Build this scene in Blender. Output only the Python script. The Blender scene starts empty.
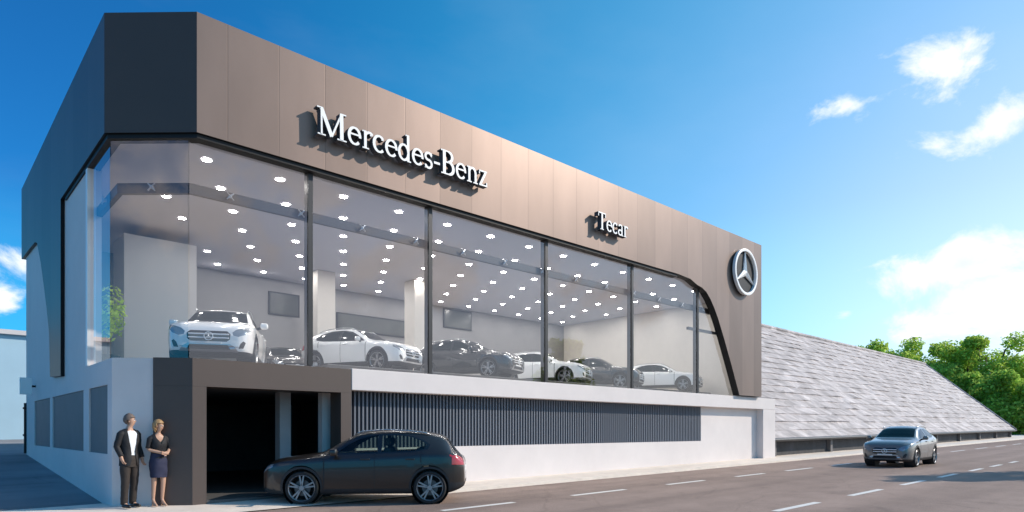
import bpy, bmesh, math, random
from mathutils import Vector, Matrix, noise
from mathutils.bvhtree import BVHTree
random.seed(7)
SC = bpy.context.scene
C = SC.collection
R_ = math.radians
# ---------------------------------------------------------------- camera frame
FOC, CX, HY, CAMZ = 648.0, 512.0, 430.0, 1.5
RV = Vector((0.7319, -0.6815)); FV = Vector((0.6815, 0.7319))
def at_depth(px, py, F):
    p = RV * ((px - CX) / FOC * F) + FV * F
    return Vector((p.x, p.y, CAMZ + (HY - py) / FOC * F))
def on_y(px, py, Y):
    r = (px - CX) / FOC
    d = RV * r + FV
    return at_depth(px, py, Y / d.y)
def on_x(px, py, X):
    r = (px - CX) / FOC
    d = RV * r + FV
    return at_depth(px, py, X / d.x)
def on_z(px, py, z):
    return at_depth(px, py, FOC * (CAMZ - z) / (py - HY))

cam = bpy.data.cameras.new('Camera'); cam_o = bpy.data.objects.new('Camera', cam); C.objects.link(cam_o)
cam_o.location = (0, 0, CAMZ); cam_o.rotation_euler = (R_(90), 0, -math.atan2(FV.x, FV.y))
cam.sensor_width = 36; cam.lens = FOC / 1024 * 36; cam.shift_y = (HY - 256) / 1024
cam.clip_start = 0.05; cam.clip_end = 3000
SC.camera = cam_o

# ---------------------------------------------------------------- materials
def nd(nt, typ, **kw):
    n = nt.nodes.new(typ)
    for k, v in kw.items(): setattr(n, k, v)
    return n
def mat(name, col, rough=0.6, metal=0.0, var=0.0, vscale=3.0, bump=0.0, bscale=40.0, spec=0.5, coat=0.0, emit=None, estr=0.0, var2=0.0, v2scale=0.3, stretch=(1,1,1)):
    m = bpy.data.materials.new(name); m.use_nodes = True
    nt = m.node_tree; b = nt.nodes['Principled BSDF']
    b.inputs['Base Color'].default_value = (*col, 1); b.inputs['Roughness'].default_value = rough
    b.inputs['Metallic'].default_value = metal; b.inputs['Specular IOR Level'].default_value = spec
    b.inputs['Coat Weight'].default_value = coat; b.inputs['Coat Roughness'].default_value = 0.03
    if emit: b.inputs['Emission Color'].default_value = (*emit, 1); b.inputs['Emission Strength'].default_value = estr
    if var or var2 or bump:
        tc = nd(nt, 'ShaderNodeTexCoord'); mp = nd(nt, 'ShaderNodeMapping'); mp.inputs['Scale'].default_value = stretch
        nt.links.new(tc.outputs['Object'], mp.inputs['Vector'])
        last = None
        for (v, s) in ((var, vscale), (var2, v2scale)):
            if not v: continue
            n = nd(nt, 'ShaderNodeTexNoise'); n.inputs['Scale'].default_value = s; n.inputs['Detail'].default_value = 6; n.inputs['Roughness'].default_value = .65
            nt.links.new(mp.outputs[0], n.inputs['Vector'])
            mr = nd(nt, 'ShaderNodeMapRange'); mr.inputs['From Min'].default_value = .28; mr.inputs['From Max'].default_value = .72
            mr.inputs['To Min'].default_value = 1 - v; mr.inputs['To Max'].default_value = 1 + v
            nt.links.new(n.outputs['Fac'], mr.inputs['Value'])
            mx = nd(nt, 'ShaderNodeVectorMath', operation='MULTIPLY')
            if last is None: mx.inputs[0].default_value = col
            else: nt.links.new(last, mx.inputs[0])
            nt.links.new(mr.outputs[0], mx.inputs[1]); last = mx.outputs[0]
        if last: nt.links.new(last, b.inputs['Base Color'])
        if bump:
            n = nd(nt, 'ShaderNodeTexNoise'); n.inputs['Scale'].default_value = bscale; n.inputs['Detail'].default_value = 4
            nt.links.new(mp.outputs[0], n.inputs['Vector'])
            bp = nd(nt, 'ShaderNodeBump'); bp.inputs['Strength'].default_value = bump; bp.inputs['Distance'].default_value = .02
            nt.links.new(n.outputs['Fac'], bp.inputs['Height']); nt.links.new(bp.outputs[0], b.inputs['Normal'])
    return m
def glass_mat(name, tint, refl=1.0, ior=1.5, rough=0.0, base=0.0, rtint=(1, 1, 1)):
    m = bpy.data.materials.new(name); m.use_nodes = True; nt = m.node_tree; nt.nodes.clear()
    out = nd(nt, 'ShaderNodeOutputMaterial'); mx = nd(nt, 'ShaderNodeMixShader'); t = nd(nt, 'ShaderNodeBsdfTransparent'); g = nd(nt, 'ShaderNodeBsdfGlossy')
    t.inputs[0].default_value = (*tint, 1); g.inputs[0].default_value = (*rtint, 1); g.inputs['Roughness'].default_value = rough
    gi = nd(nt, 'ShaderNodeNewGeometry'); dt = nd(nt, 'ShaderNodeVectorMath', operation='DOT_PRODUCT'); nt.links.new(gi.outputs['Normal'], dt.inputs[0]); nt.links.new(gi.outputs['Incoming'], dt.inputs[1])
    ab = nd(nt, 'ShaderNodeMath', operation='ABSOLUTE'); nt.links.new(dt.outputs['Value'], ab.inputs[0])
    iv = nd(nt, 'ShaderNodeMath', operation='SUBTRACT'); iv.inputs[0].default_value = 1; nt.links.new(ab.outputs[0], iv.inputs[1])
    pw_ = nd(nt, 'ShaderNodeMath', operation='POWER'); pw_.inputs[1].default_value = 5; nt.links.new(iv.outputs[0], pw_.inputs[0])
    f = nd(nt, 'ShaderNodeMath', operation='MULTIPLY_ADD'); f.inputs[1].default_value = .95; f.inputs[2].default_value = .05; nt.links.new(pw_.outputs[0], f.inputs[0])
    mu = nd(nt, 'ShaderNodeMath', operation='MULTIPLY_ADD'); mu.inputs[1].default_value = refl; mu.inputs[2].default_value = base
    nt.links.new(f.outputs[0], mu.inputs[0]); nt.links.new(mu.outputs[0], mx.inputs[0])
    nt.links.new(t.outputs[0], mx.inputs[1]); nt.links.new(g.outputs[0], mx.inputs[2]); nt.links.new(mx.outputs[0], out.inputs[0])
    return m

# ---------------------------------------------------------------- mesh helpers
class MB:
    def __init__(s): s.bm = bmesh.new()
    def face(s, pts):
        return s.bm.faces.new([s.bm.verts.new(p) for p in pts])
    def box(s, a, b, M=None):
        x0, y0, z0 = a; x1, y1, z1 = b
        v = [Vector(p) for p in ((x0,y0,z0),(x1,y0,z0),(x1,y1,z0),(x0,y1,z0),(x0,y0,z1),(x1,y0,z1),(x1,y1,z1),(x0,y1,z1))]
        if M: v = [M @ p for p in v]
        vs = [s.bm.verts.new(p) for p in v]
        for f in ((0,3,2,1),(4,5,6,7),(0,1,5,4),(1,2,6,5),(2,3,7,6),(3,0,4,7)): s.bm.faces.new([vs[i] for i in f])
        return s
    def cyl(s, p0, p1, r0, r1=None, n=12, cap=True):
        r1 = r0 if r1 is None else r1
        p0, p1 = Vector(p0), Vector(p1); d = (p1 - p0).normalized()
        a = d.orthogonal().normalized(); b = d.cross(a)
        A = [s.bm.verts.new(p0 + (a*math.cos(t)+b*math.sin(t))*r0) for t in [2*math.pi*i/n for i in range(n)]]
        B = [s.bm.verts.new(p1 + (a*math.cos(t)+b*math.sin(t))*r1) for t in [2*math.pi*i/n for i in range(n)]]
        for i in range(n): s.bm.faces.new((A[i], A[(i+1)%n], B[(i+1)%n], B[i]))
        if cap: s.bm.faces.new(A[::-1]); s.bm.faces.new(B)
        return s
    def tube(s, pts, radii, n=8):
        rings = []; prev = None
        for i, p in enumerate(pts):
            p = Vector(p); d = (Vector(pts[min(i+1, len(pts)-1)]) - Vector(pts[max(i-1, 0)])).normalized()
            a = d.orthogonal().normalized() if prev is None else (prev - d*prev.dot(d)).normalized()
            prev = a; b = d.cross(a); r = radii[i]
            rings.append([s.bm.verts.new(p + (a*math.cos(t)+b*math.sin(t))*r) for t in [2*math.pi*k/n for k in range(n)]])
        for A, B in zip(rings, rings[1:]):
            for i in range(n): s.bm.faces.new((A[i], A[(i+1)%n], B[(i+1)%n], B[i]))
        s.bm.faces.new(rings[0][::-1]); s.bm.faces.new(rings[-1])
        return s
    def prism(s, poly, f0, f1):
        A = [s.bm.verts.new(f0(*p)) for p in poly]; B = [s.bm.verts.new(f1(*p)) for p in poly]; n = len(poly)
        for i in range(n): s.bm.faces.new((A[i], A[(i+1)%n], B[(i+1)%n], B[i]))
        fa = s.bm.faces.new(A[::-1]); fb = s.bm.faces.new(B); s.bm.normal_update()
        bmesh.ops.triangulate(s.bm, faces=[fa, fb]); return s
    def lathe(s, prof, axis_pt, n=24, axis='y'):
        rings = []
        for (r, h) in prof:
            ring = []
            for k in range(n):
                t = 2*math.pi*k/n
                if axis == 'y': p = Vector((r*math.cos(t), h, r*math.sin(t)))
                else: p = Vector((r*math.cos(t), r*math.sin(t), h))
                ring.append(s.bm.verts.new(Vector(axis_pt) + p))
            rings.append(ring)
        for A, B in zip(rings, rings[1:]):
            for i in range(n): s.bm.faces.new((A[i], A[(i+1)%n], B[(i+1)%n], B[i]))
        return s
    def build(s, name, m, parent=None, smooth=False, bevel=0.0, recalc=True):
        if recalc: bmesh.ops.recalc_face_normals(s.bm, faces=s.bm.faces)
        if bevel:
            bmesh.ops.bevel(s.bm, geom=[e for e in s.bm.edges if e.calc_face_angle(0) > .6], offset=bevel, segments=2, affect='EDGES', profile=.5)
        me = bpy.data.meshes.new(name); s.bm.to_mesh(me); s.bm.free()
        if m: me.materials.append(m)
        if smooth:
            me.shade_smooth()
        o = bpy.data.objects.new(name, me); C.objects.link(o)
        if parent: o.parent = parent
        return o
def tag(o, label=None, cat=None, group=None, kind=None):
    if label: o['label'] = label
    if cat: o['category'] = cat
    if group: o['group'] = group
    if kind: o['kind'] = kind
    return o
def thing(name, label, cat, loc=(0,0,0), rz=0.0, group=None, scale=1.0):
    o = bpy.data.objects.new(name, None); C.objects.link(o); o.location = loc; o.rotation_euler = (0,0,rz); o.scale = (scale,)*3
    return tag(o, label, cat, group)
def copy_tree(o, parent=None):
    c = o.copy(); C.objects.link(c)
    if parent: c.parent = parent
    for ch in list(o.children): copy_tree(ch, c)
    return c
def pchip(xs, ys):
    n = len(xs); h = [xs[i+1]-xs[i] for i in range(n-1)]; d = [(ys[i+1]-ys[i])/h[i] for i in range(n-1)]
    m = [0.0]*n; m[0] = d[0]; m[-1] = d[-1]
    for i in range(1, n-1):
        if d[i-1]*d[i] <= 0: m[i] = 0
        else:
            w1 = 2*h[i]+h[i-1]; w2 = h[i]+2*h[i-1]; m[i] = (w1+w2)/(w1/d[i-1]+w2/d[i])
    def f(x):
        x = min(max(x, xs[0]), xs[-1]); i = 0
        while i < n-2 and x > xs[i+1]: i += 1
        t = (x-xs[i])/h[i]; t2 = t*t; t3 = t2*t
        return (2*t3-3*t2+1)*ys[i]+(t3-2*t2+t)*h[i]*m[i]+(-2*t3+3*t2)*ys[i+1]+(t3-t2)*h[i]*m[i+1]
    return f
def sel_poly(p, poly):
    x, y = p; c = False; n = len(poly)
    for i in range(n):
        x0, y0 = poly[i]; x1, y1 = poly[(i+1)%n]
        if (y0 > y) != (y1 > y) and x < (x1-x0)*(y-y0)/(y1-y0)+x0: c = not c
    return c
def gz(X):                       # the street climbs gently along the facade
    return 0.0084 * (min(max(X, -60), 110) - 6.0)
# ---------------------------------------------------------------- light and sky
SUN = Vector((1.0, -0.66, 0.74)).normalized()
elev = math.asin(SUN.z); azim = math.atan2(SUN.x, SUN.y)
sd = bpy.data.lights.new('Sun', 'SUN'); sd.energy = 4.3; sd.angle = R_(0.5); sd.color = (1.0, 0.875, 0.745)
so = bpy.data.objects.new('Sun', sd); C.objects.link(so); so.rotation_euler = SUN.to_track_quat('Z', 'Y').to_euler(); so.location = (30, -20, 40)
w = bpy.data.worlds.new('World'); SC.world = w; w.use_nodes = True
nt = w.node_tree; bg = nt.nodes['Background']
sky = nd(nt, 'ShaderNodeTexSky', sky_type='NISHITA'); sky.sun_disc = False; sky.sun_elevation = elev; sky.sun_rotation = azim
sky.air_density = 1.0; sky.dust_density = 0.6; sky.ozone_density = 2.0; sky.altitude = 100
hs = nd(nt, 'ShaderNodeHueSaturation'); hs.inputs['Saturation'].default_value = 1.22; hs.inputs['Value'].default_value = 1.0; hs.inputs['Hue'].default_value = 0.495
nt.links.new(sky.outputs[0], hs.inputs['Color'])
hs.inputs['Hue'].default_value = .5; hs.inputs['Saturation'].default_value = 1.1
tc = nd(nt, 'ShaderNodeTexCoord')
def vm(op, a, b=None):
    n = nd(nt, 'ShaderNodeVectorMath', operation=op)
    for i, v in enumerate((a, b)):
        if v is None: continue
        if isinstance(v, (tuple, Vector)): n.inputs[i].default_value = v
        else: nt.links.new(v, n.inputs[i])
    return n.outputs['Value'] if op in ('DOT_PRODUCT', 'LENGTH') else n.outputs['Vector']
def mm(op, a, b=None, c=None, clamp=False):
    n = nd(nt, 'ShaderNodeMath', operation=op); n.use_clamp = clamp
    for i, v in enumerate((a, b, c)):
        if v is None: continue
        if isinstance(v, (int, float)): n.inputs[i].default_value = v
        else: nt.links.new(v, n.inputs[i])
    return n.outputs[0]
dirn = vm('NORMALIZE', tc.outputs['Generated'])
# clear polarised blue away from the sun, milky brightness towards it and low down
blue = vm('MULTIPLY', hs.outputs[0], (.13, .80, 1.30))
SH = Vector((SUN.x, SUN.y, 0)).normalized()
gl = nd(nt, 'ShaderNodeMapRange', interpolation_type='SMOOTHSTEP'); gl.inputs['From Min'].default_value = -.45; gl.inputs['From Max'].default_value = .95
nt.links.new(vm('DOT_PRODUCT', dirn, SH), gl.inputs['Value'])
sepz = nd(nt, 'ShaderNodeSeparateXYZ'); nt.links.new(dirn, sepz.inputs[0])
lowz = nd(nt, 'ShaderNodeMapRange'); lowz.inputs['From Min'].default_value = .0; lowz.inputs['From Max'].default_value = .75; lowz.inputs['To Min'].default_value = 1.0; lowz.inputs['To Max'].default_value = .50
nt.links.new(sepz.outputs[2], lowz.inputs['Value'])
hz = nd(nt, 'ShaderNodeMapRange'); hz.inputs['From Min'].default_value = .30; hz.inputs['From Max'].default_value = .0; hz.inputs['To Min'].default_value = 0; hz.inputs['To Max'].default_value = .9
nt.links.new(sepz.outputs[2], hz.inputs['Value'])
gw = mm('MULTIPLY', gl.outputs[0], lowz.outputs[0])
def sc3(col, fac):
    n = nd(nt, 'ShaderNodeVectorMath', operation='SCALE'); n.inputs[0].default_value = col; nt.links.new(fac, n.inputs['Scale']); return n.outputs[0]
low = nd(nt, 'ShaderNodeMix', data_type='RGBA'); low.inputs['B'].default_value = (.50, 4.9, 8.8, 1)
nt.links.new(hz.outputs[0], low.inputs['Factor']); nt.links.new(blue, low.inputs['A'])
skycol = vm('ADD', vm('ADD', low.outputs['Result'], sc3((.0, 4.1, 3.8), gw)), sc3((9.5, .6, -2.4), mm('POWER', gw, 2.8)))
nz = nd(nt, 'ShaderNodeTexNoise'); nz.inputs['Scale'].default_value = 9.0; nz.inputs['Detail'].default_value = 10; nz.inputs['Roughness'].default_value = .62; nz.inputs['Distortion'].default_value = .35
mpn = nd(nt, 'ShaderNodeMapping'); mpn.inputs['Scale'].default_value = (1, 1, 1.35); mpn.inputs['Location'].default_value = (3.1, 1.7, .4)
nt.links.new(dirn, mpn.inputs['Vector']); nt.links.new(mpn.outputs[0], nz.inputs['Vector'])
nfac = mm('SUBTRACT', nz.outputs['Fac'], .5)
CLOUDS = [  # px, py, half width px, half height px, tilt, density
    (952, 58, 60, 38, 0, 1.1), (850, 106, 46, 17, -6, .95), (1002, 120, 70, 34, -12, 1.0), (1060, 100, 50, 30, 0, 1.0),
    (945, 268, 108, 30, -10, 1.0), (1010, 300, 90, 42, 0, 1.05), (846, 314, 19, 10, 0, .85), (930, 325, 60, 22, 0, .9), (4, 305, 30, 22, 0, 1.0), (-60, 290, 50, 40, 0, 1.0), (30, 265, 24, 10, 0, .35)]
field = None
# unseen cloud banks, added street-side to haze the reflections in the glazing
BANKS = [(Vector((.35, -1.0, .36)), 150, 60, 0, .8), (Vector((.75, -1.0, .30)), 120, 50, 5, .75), (Vector((1.25, -1.0, .33)), 130, 46, -5, .75), (Vector((-1.05, -.35, .36)), 170, 90, 0, .8), (Vector((-1.05, -.2, .62)), 150, 70, 10, .7), (Vector((.5, -1.0, .62)), 160, 60, 0, .7)]
for item in CLOUDS + BANKS:
    if isinstance(item[0], Vector):
        c = item[0].copy(); (sx, sy, tilt, dens) = item[1:]
    else:
        (px, py, sx, sy, tilt, dens) = item; r = RV * ((px-CX)/FOC) + FV; c = Vector((r.x, r.y, (HY-py)/FOC))
    L = c.length; c.normalize()
    h = Vector((c.y, -c.x, 0)).normalized(); v = h.cross(c)
    t = R_(tilt); h2 = h*math.cos(t)-v*math.sin(t); v2 = v*math.cos(t)+h*math.sin(t)
    sa, sb = sx/FOC/L*.84, sy/FOC/L*.86
    a = mm('DIVIDE', vm('DOT_PRODUCT', dirn, h2), sa); b = mm('DIVIDE', vm('DOT_PRODUCT', dirn, v2), sb)
    d2 = mm('SQRT', mm('ADD', mm('MULTIPLY', a, a), mm('MULTIPLY', b, b)))
    front = mm('GREATER_THAN', vm('DOT_PRODUCT', dirn, c), 0.0)
    f = mm('MULTIPLY', mm('MULTIPLY', mm('SUBTRACT', 1.08, d2), dens), front)
    f = mm('ADD', f, mm('MULTIPLY_ADD', front, 6.0, -6.0))
    field = f if field is None else mm('SMOOTH_MAX', field, f, .25)
cl = mm('MULTIPLY_ADD', nfac, 4.0, field)
mr = nd(nt, 'ShaderNodeMapRange', interpolation_type='SMOOTHSTEP'); mr.inputs['From Min'].default_value = -.05; mr.inputs['From Max'].default_value = .80
nt.links.new(cl, mr.inputs['Value'])
# thin veil of cirrus everywhere low and to the sunny side
nz2 = nd(nt, 'ShaderNodeTexNoise'); nz2.inputs['Scale'].default_value = 2.2; nz2.inputs['Detail'].default_value = 6; nz2.inputs['Roughness'].default_value = .55
mp2 = nd(nt, 'ShaderNodeMapping'); mp2.inputs['Scale'].default_value = (1, 1.6, 3.2); mp2.inputs['Rotation'].default_value = (.3, .2, .6)
nt.links.new(dirn, mp2.inputs['Vector']); nt.links.new(mp2.outputs[0], nz2.inputs['Vector'])
veil = nd(nt, 'ShaderNodeMapRange'); veil.inputs['From Min'].default_value = .45; veil.inputs['From Max'].default_value = .8; veil.inputs['To Max'].default_value = .05
nt.links.new(nz2.outputs['Fac'], veil.inputs['Value'])
den = mm('MAXIMUM', mr.outputs[0], veil.outputs[0], clamp=True)
# cloud body: white with soft grey hollows
nz3 = nd(nt, 'ShaderNodeTexNoise'); nz3.inputs['Scale'].default_value = 9.0; nz3.inputs['Detail'].default_value = 5
nt.links.new(mpn.outputs[0], nz3.inputs['Vector'])
gr = nd(nt, 'ShaderNodeMapRange'); gr.inputs['From Min'].default_value = .5; gr.inputs['From Max'].default_value = .72; gr.inputs['To Min'].default_value = 0; gr.inputs['To Max'].default_value = .75
nt.links.new(nz3.outputs['Fac'], gr.inputs['Value'])
core = nd(nt, 'ShaderNodeMapRange'); core.inputs['From Min'].default_value = .7; core.inputs['From Max'].default_value = 1.3
nt.links.new(cl, core.inputs['Value'])
cc = nd(nt, 'ShaderNodeMix', data_type='RGBA'); cc.inputs['A'].default_value = (8.6, 8.9, 9.3, 1); cc.inputs['B'].default_value = (5.2, 6.0, 7.4, 1)
nt.links.new(mm('MULTIPLY', gr.outputs[0], core.outputs[0]), cc.inputs['Factor'])
mxs = nd(nt, 'ShaderNodeMix', data_type='RGBA')
nt.links.new(den, mxs.inputs['Factor']); nt.links.new(skycol, mxs.inputs['A']); nt.links.new(cc.outputs['Result'], mxs.inputs['B'])
nt.links.new(mxs.outputs['Result'], bg.inputs['Color']); bg.inputs['Strength'].default_value = 0.12
SC.view_settings.view_transform = 'Standard'; SC.view_settings.look = 'None'; SC.view_settings.gamma = 1; SC.view_settings.exposure = 0.08
SC.cycles.use_denoising = True; SC.cycles.max_bounces = 10; SC.cycles.transparent_max_bounces = 24; SC.cycles.diffuse_bounces = 5; SC.cycles.sample_clamp_indirect = 6
SC.cycles.caustics_reflective = False; SC.cycles.caustics_refractive = False
# ---------------------------------------------------------------- ground, road, pavements
M = {}
def asphalt(name, col, fleck=.3):
    m = mat(name, col, rough=.85, var=.10, vscale=1.3, bump=.55, bscale=70, var2=.10, v2scale=.16, spec=.3)
    nt = m.node_tree; b = nt.nodes['Principled BSDF']
    tcn = nd(nt, 'ShaderNodeTexCoord'); n = nd(nt, 'ShaderNodeTexNoise'); n.inputs['Scale'].default_value = 90; n.inputs['Detail'].default_value = 3
    nt.links.new(tcn.outputs['Object'], n.inputs['Vector'])
    # tyre-worn lanes run along the street as slightly darker, stretched streaks
    mp = nd(nt, 'ShaderNodeMapping'); mp.inputs['Scale'].default_value = (.02, .55, 1)
    n2 = nd(nt, 'ShaderNodeTexNoise'); n2.inputs['Scale'].default_value = 1.0; n2.inputs['Detail'].default_value = 5
    nt.links.new(tcn.outputs['Object'], mp.inputs['Vector']); nt.links.new(mp.outputs[0], n2.inputs['Vector'])
    src = b.inputs['Base Color'].links[0].from_socket
    for (nn, lo, hi) in ((n, 1-fleck, 1+fleck), (n2, .70, 1.26)):
        r = nd(nt, 'ShaderNodeMapRange'); r.inputs['From Min'].default_value = .3; r.inputs['From Max'].default_value = .7; r.inputs['To Min'].default_value = lo; r.inputs['To Max'].default_value = hi
        nt.links.new(nn.outputs['Fac'], r.inputs['Value'])
        mx = nd(nt, 'ShaderNodeVectorMath', operation='MULTIPLY'); nt.links.new(src, mx.inputs[0]); nt.links.new(r.outputs[0], mx.inputs[1]); src = mx.outputs[0]
    n3 = nd(nt, 'ShaderNodeTexNoise'); n3.inputs['Scale'].default_value = .55; n3.inputs['Detail'].default_value = 8; n3.inputs['Roughness'].default_value = .7; n3.inputs['Distortion'].default_value = .6
    nt.links.new(tcn.outputs['Object'], n3.inputs['Vector'])
    vo = nd(nt, 'ShaderNodeTexVoronoi', feature='DISTANCE_TO_EDGE'); vo.inputs['Scale'].default_value = .33
    wb = nd(nt, 'ShaderNodeVectorMath', operation='MULTIPLY_ADD'); wb.inputs[1].default_value = (.5, .5, .5); nt.links.new(n3.outputs['Color'], wb.inputs[0]); nt.links.new(tcn.outputs['Object'], wb.inputs[2]); nt.links.new(wb.outputs[0], vo.inputs['Vector'])
    for sock, a_, b_, lo, hi in ((n3.outputs['Fac'], .56, .64, 1.0, .84), (vo.outputs['Distance'], .0, .010, .86, 1.0)):
        r = nd(nt, 'ShaderNodeMapRange'); r.inputs['From Min'].default_value = a_; r.inputs['From Max'].default_value = b_; r.inputs['To Min'].default_value = lo; r.inputs['To Max'].default_value = hi
        nt.links.new(sock, r.inputs['Value']); mx = nd(nt, 'ShaderNodeVectorMath', operation='MULTIPLY'); nt.links.new(src, mx.inputs[0]); nt.links.new(r.outputs[0], mx.inputs[1]); src = mx.outputs[0]
    nt.links.new(src, b.inputs['Base Color'])
    return m
M['road'] = asphalt('warm_asphalt', (.31, .228, .188))
M['alley'] = asphalt('alley_asphalt', (.25, .25, .26), .2)
M['pave'] = mat('pale_pavement', (.78, .68, .58), .8, var=.10, vscale=2.2, var2=.08, v2scale=.3, bump=.2, bscale=60)
M['kerb'] = mat('kerb_stone', (.80, .71, .61), .75, var=.1, vscale=3)
M['line'] = mat('road_paint', (.74, .71, .66), .6, var=.12, vscale=14)
M['earth'] = mat('dry_grass_ground', (.10, .12, .05), .9, var=.3, vscale=.8, var2=.2, v2scale=.05)
def xs_range(a, b, n): return [a + (b-a)*i/n for i in range(n+1)]
def sheet(name, x0, x1, y0, y1, dz, m, skirt=0.0, nx=None):
    mb = MB(); xs = sorted(set([x0, x1] + [x for x in (-60, 110) if x0 < x < x1]))
    top = [[mb.bm.verts.new((x, y, gz(x)+dz)) for y in (y0, y1)] for x in xs]
    for A, B in zip(top, top[1:]): mb.bm.faces.new((A[0], B[0], B[1], A[1]))
    if skirt:
        for j, yy in ((0, y0), (1, y1)):
            bt = [mb.bm.verts.new((x, yy, gz(x)+dz-skirt)) for x in xs]
            for i in range(len(xs)-1): mb.bm.faces.new((top[i][j], top[i+1][j], bt[i+1], bt[i]))
    o = mb.build(name, m); return tag(o, kind='structure')
sheet('ground', -900, 1600, -900, 1600, -.16, M['earth'])
sheet('road', -150, 420, -5.0, 12.2, -.02, M['road'])
# pavement in front of the building: flush at the driveway, a real kerb further along
mb = MB(); yy = (12.2, 12.9, 14.9); dzz = (-.004, .028, .075)
vv = [[mb.bm.verts.new((x, y, gz(x)+d)) for y, d in zip(yy, dzz)] for x in (-3.0, 2.0, 8.4)]
for A, B in zip(vv, vv[1:]):
    for i in (0, 1): mb.bm.faces.new((A[i], B[i], B[i+1], A[i+1]))
tag(mb.build('driveway', M['pave']), kind='structure')
mb = MB()
segs = [(8.4, -.004), (9.8, .045), (40, .05), (110, .10), (300, .10)]
top = [[mb.bm.verts.new((x, y, gz(x)+d)) for y in (12.36, 16.5)] for x, d in segs]
for A, B in zip(top, top[1:]): mb.bm.faces.new((A[0], B[0], B[1], A[1]))
tag(mb.build('pavement', M['pave']), kind='structure')
mb = MB()
A = [[(x, 12.2, gz(x)-.06), (x, 12.2, gz(x)+d+.002), (x, 12.362, gz(x)+d+.002)] for x, d in segs]
for a, b in zip(A, A[1:]):
    for i in (0, 1): mb.face([a[i], b[i], b[i+1], a[i+1]])
tag(mb.build('kerb', M['kerb']), kind='structure')
sheet('pavement', -150, -3.0, 12.2, 14.9, .0, M['pave'])
sheet('pavement', -150, 420, -9.0, -5.0, .10, M['pave'], skirt=.2)
# the side street climbs away along the shaded side of the building
def rise(Y):
    t = max(0, Y-14.7)
    return .058*min(t, 12) + .030*max(0, min(t-12, 12))
mb = MB(); ys = [14.7+ .8*i for i in range(0, 40)] + [60, 120]
grid = [[mb.bm.verts.new((x, y, gz(x)+rise(y)+.004)) for x in (-11.0, 2.985 if y < 27.4 else 16.0)] for y in ys]
for A, B in zip(grid, grid[1:]): mb.bm.faces.new((A[0], A[1], B[1], B[0]))
tag(mb.build('side_street', M['alley']), kind='structure')
# lane markings: every dash is part of one painted line per lane
def dashes(name, ends, Y, width, pitch, length, x_to):
    mb = MB(); xs = list(ends); last = ends[-1]
    while last[0] < x_to:
        last = (last[0]+pitch, last[0]+pitch+length); xs.append(last)
    for a, b in xs:
        mb.face([(a, Y-width/2, gz(a)-.016), (b, Y-width/2, gz(b)-.016), (b, Y+width/2, gz(b)-.016), (a, Y+width/2, gz(a)-.016)])
    return tag(mb.build(name, M['line']), kind='structure')
def xat(px, Y): return on_y(px, 450, Y).x
Y1, Y2 = 9.75, 5.35
dashes('lane_line', [(xat(a, Y1), xat(b, Y1)) for a, b in ((442, 514), (572, 625), (667, 704), (736, 764), (786, 812), (832, 851))], Y1, .16, 5.6, 3.0, 130)
dashes('lane_line', [(xat(a, Y2), xat(b, Y2)) for a, b in ((775, 818), (850, 881), (902, 924), (939, 956), (970, 982), (991, 1001), (1010, 1017))], Y2, .15, 4.0, 1.8, 130)
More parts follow.
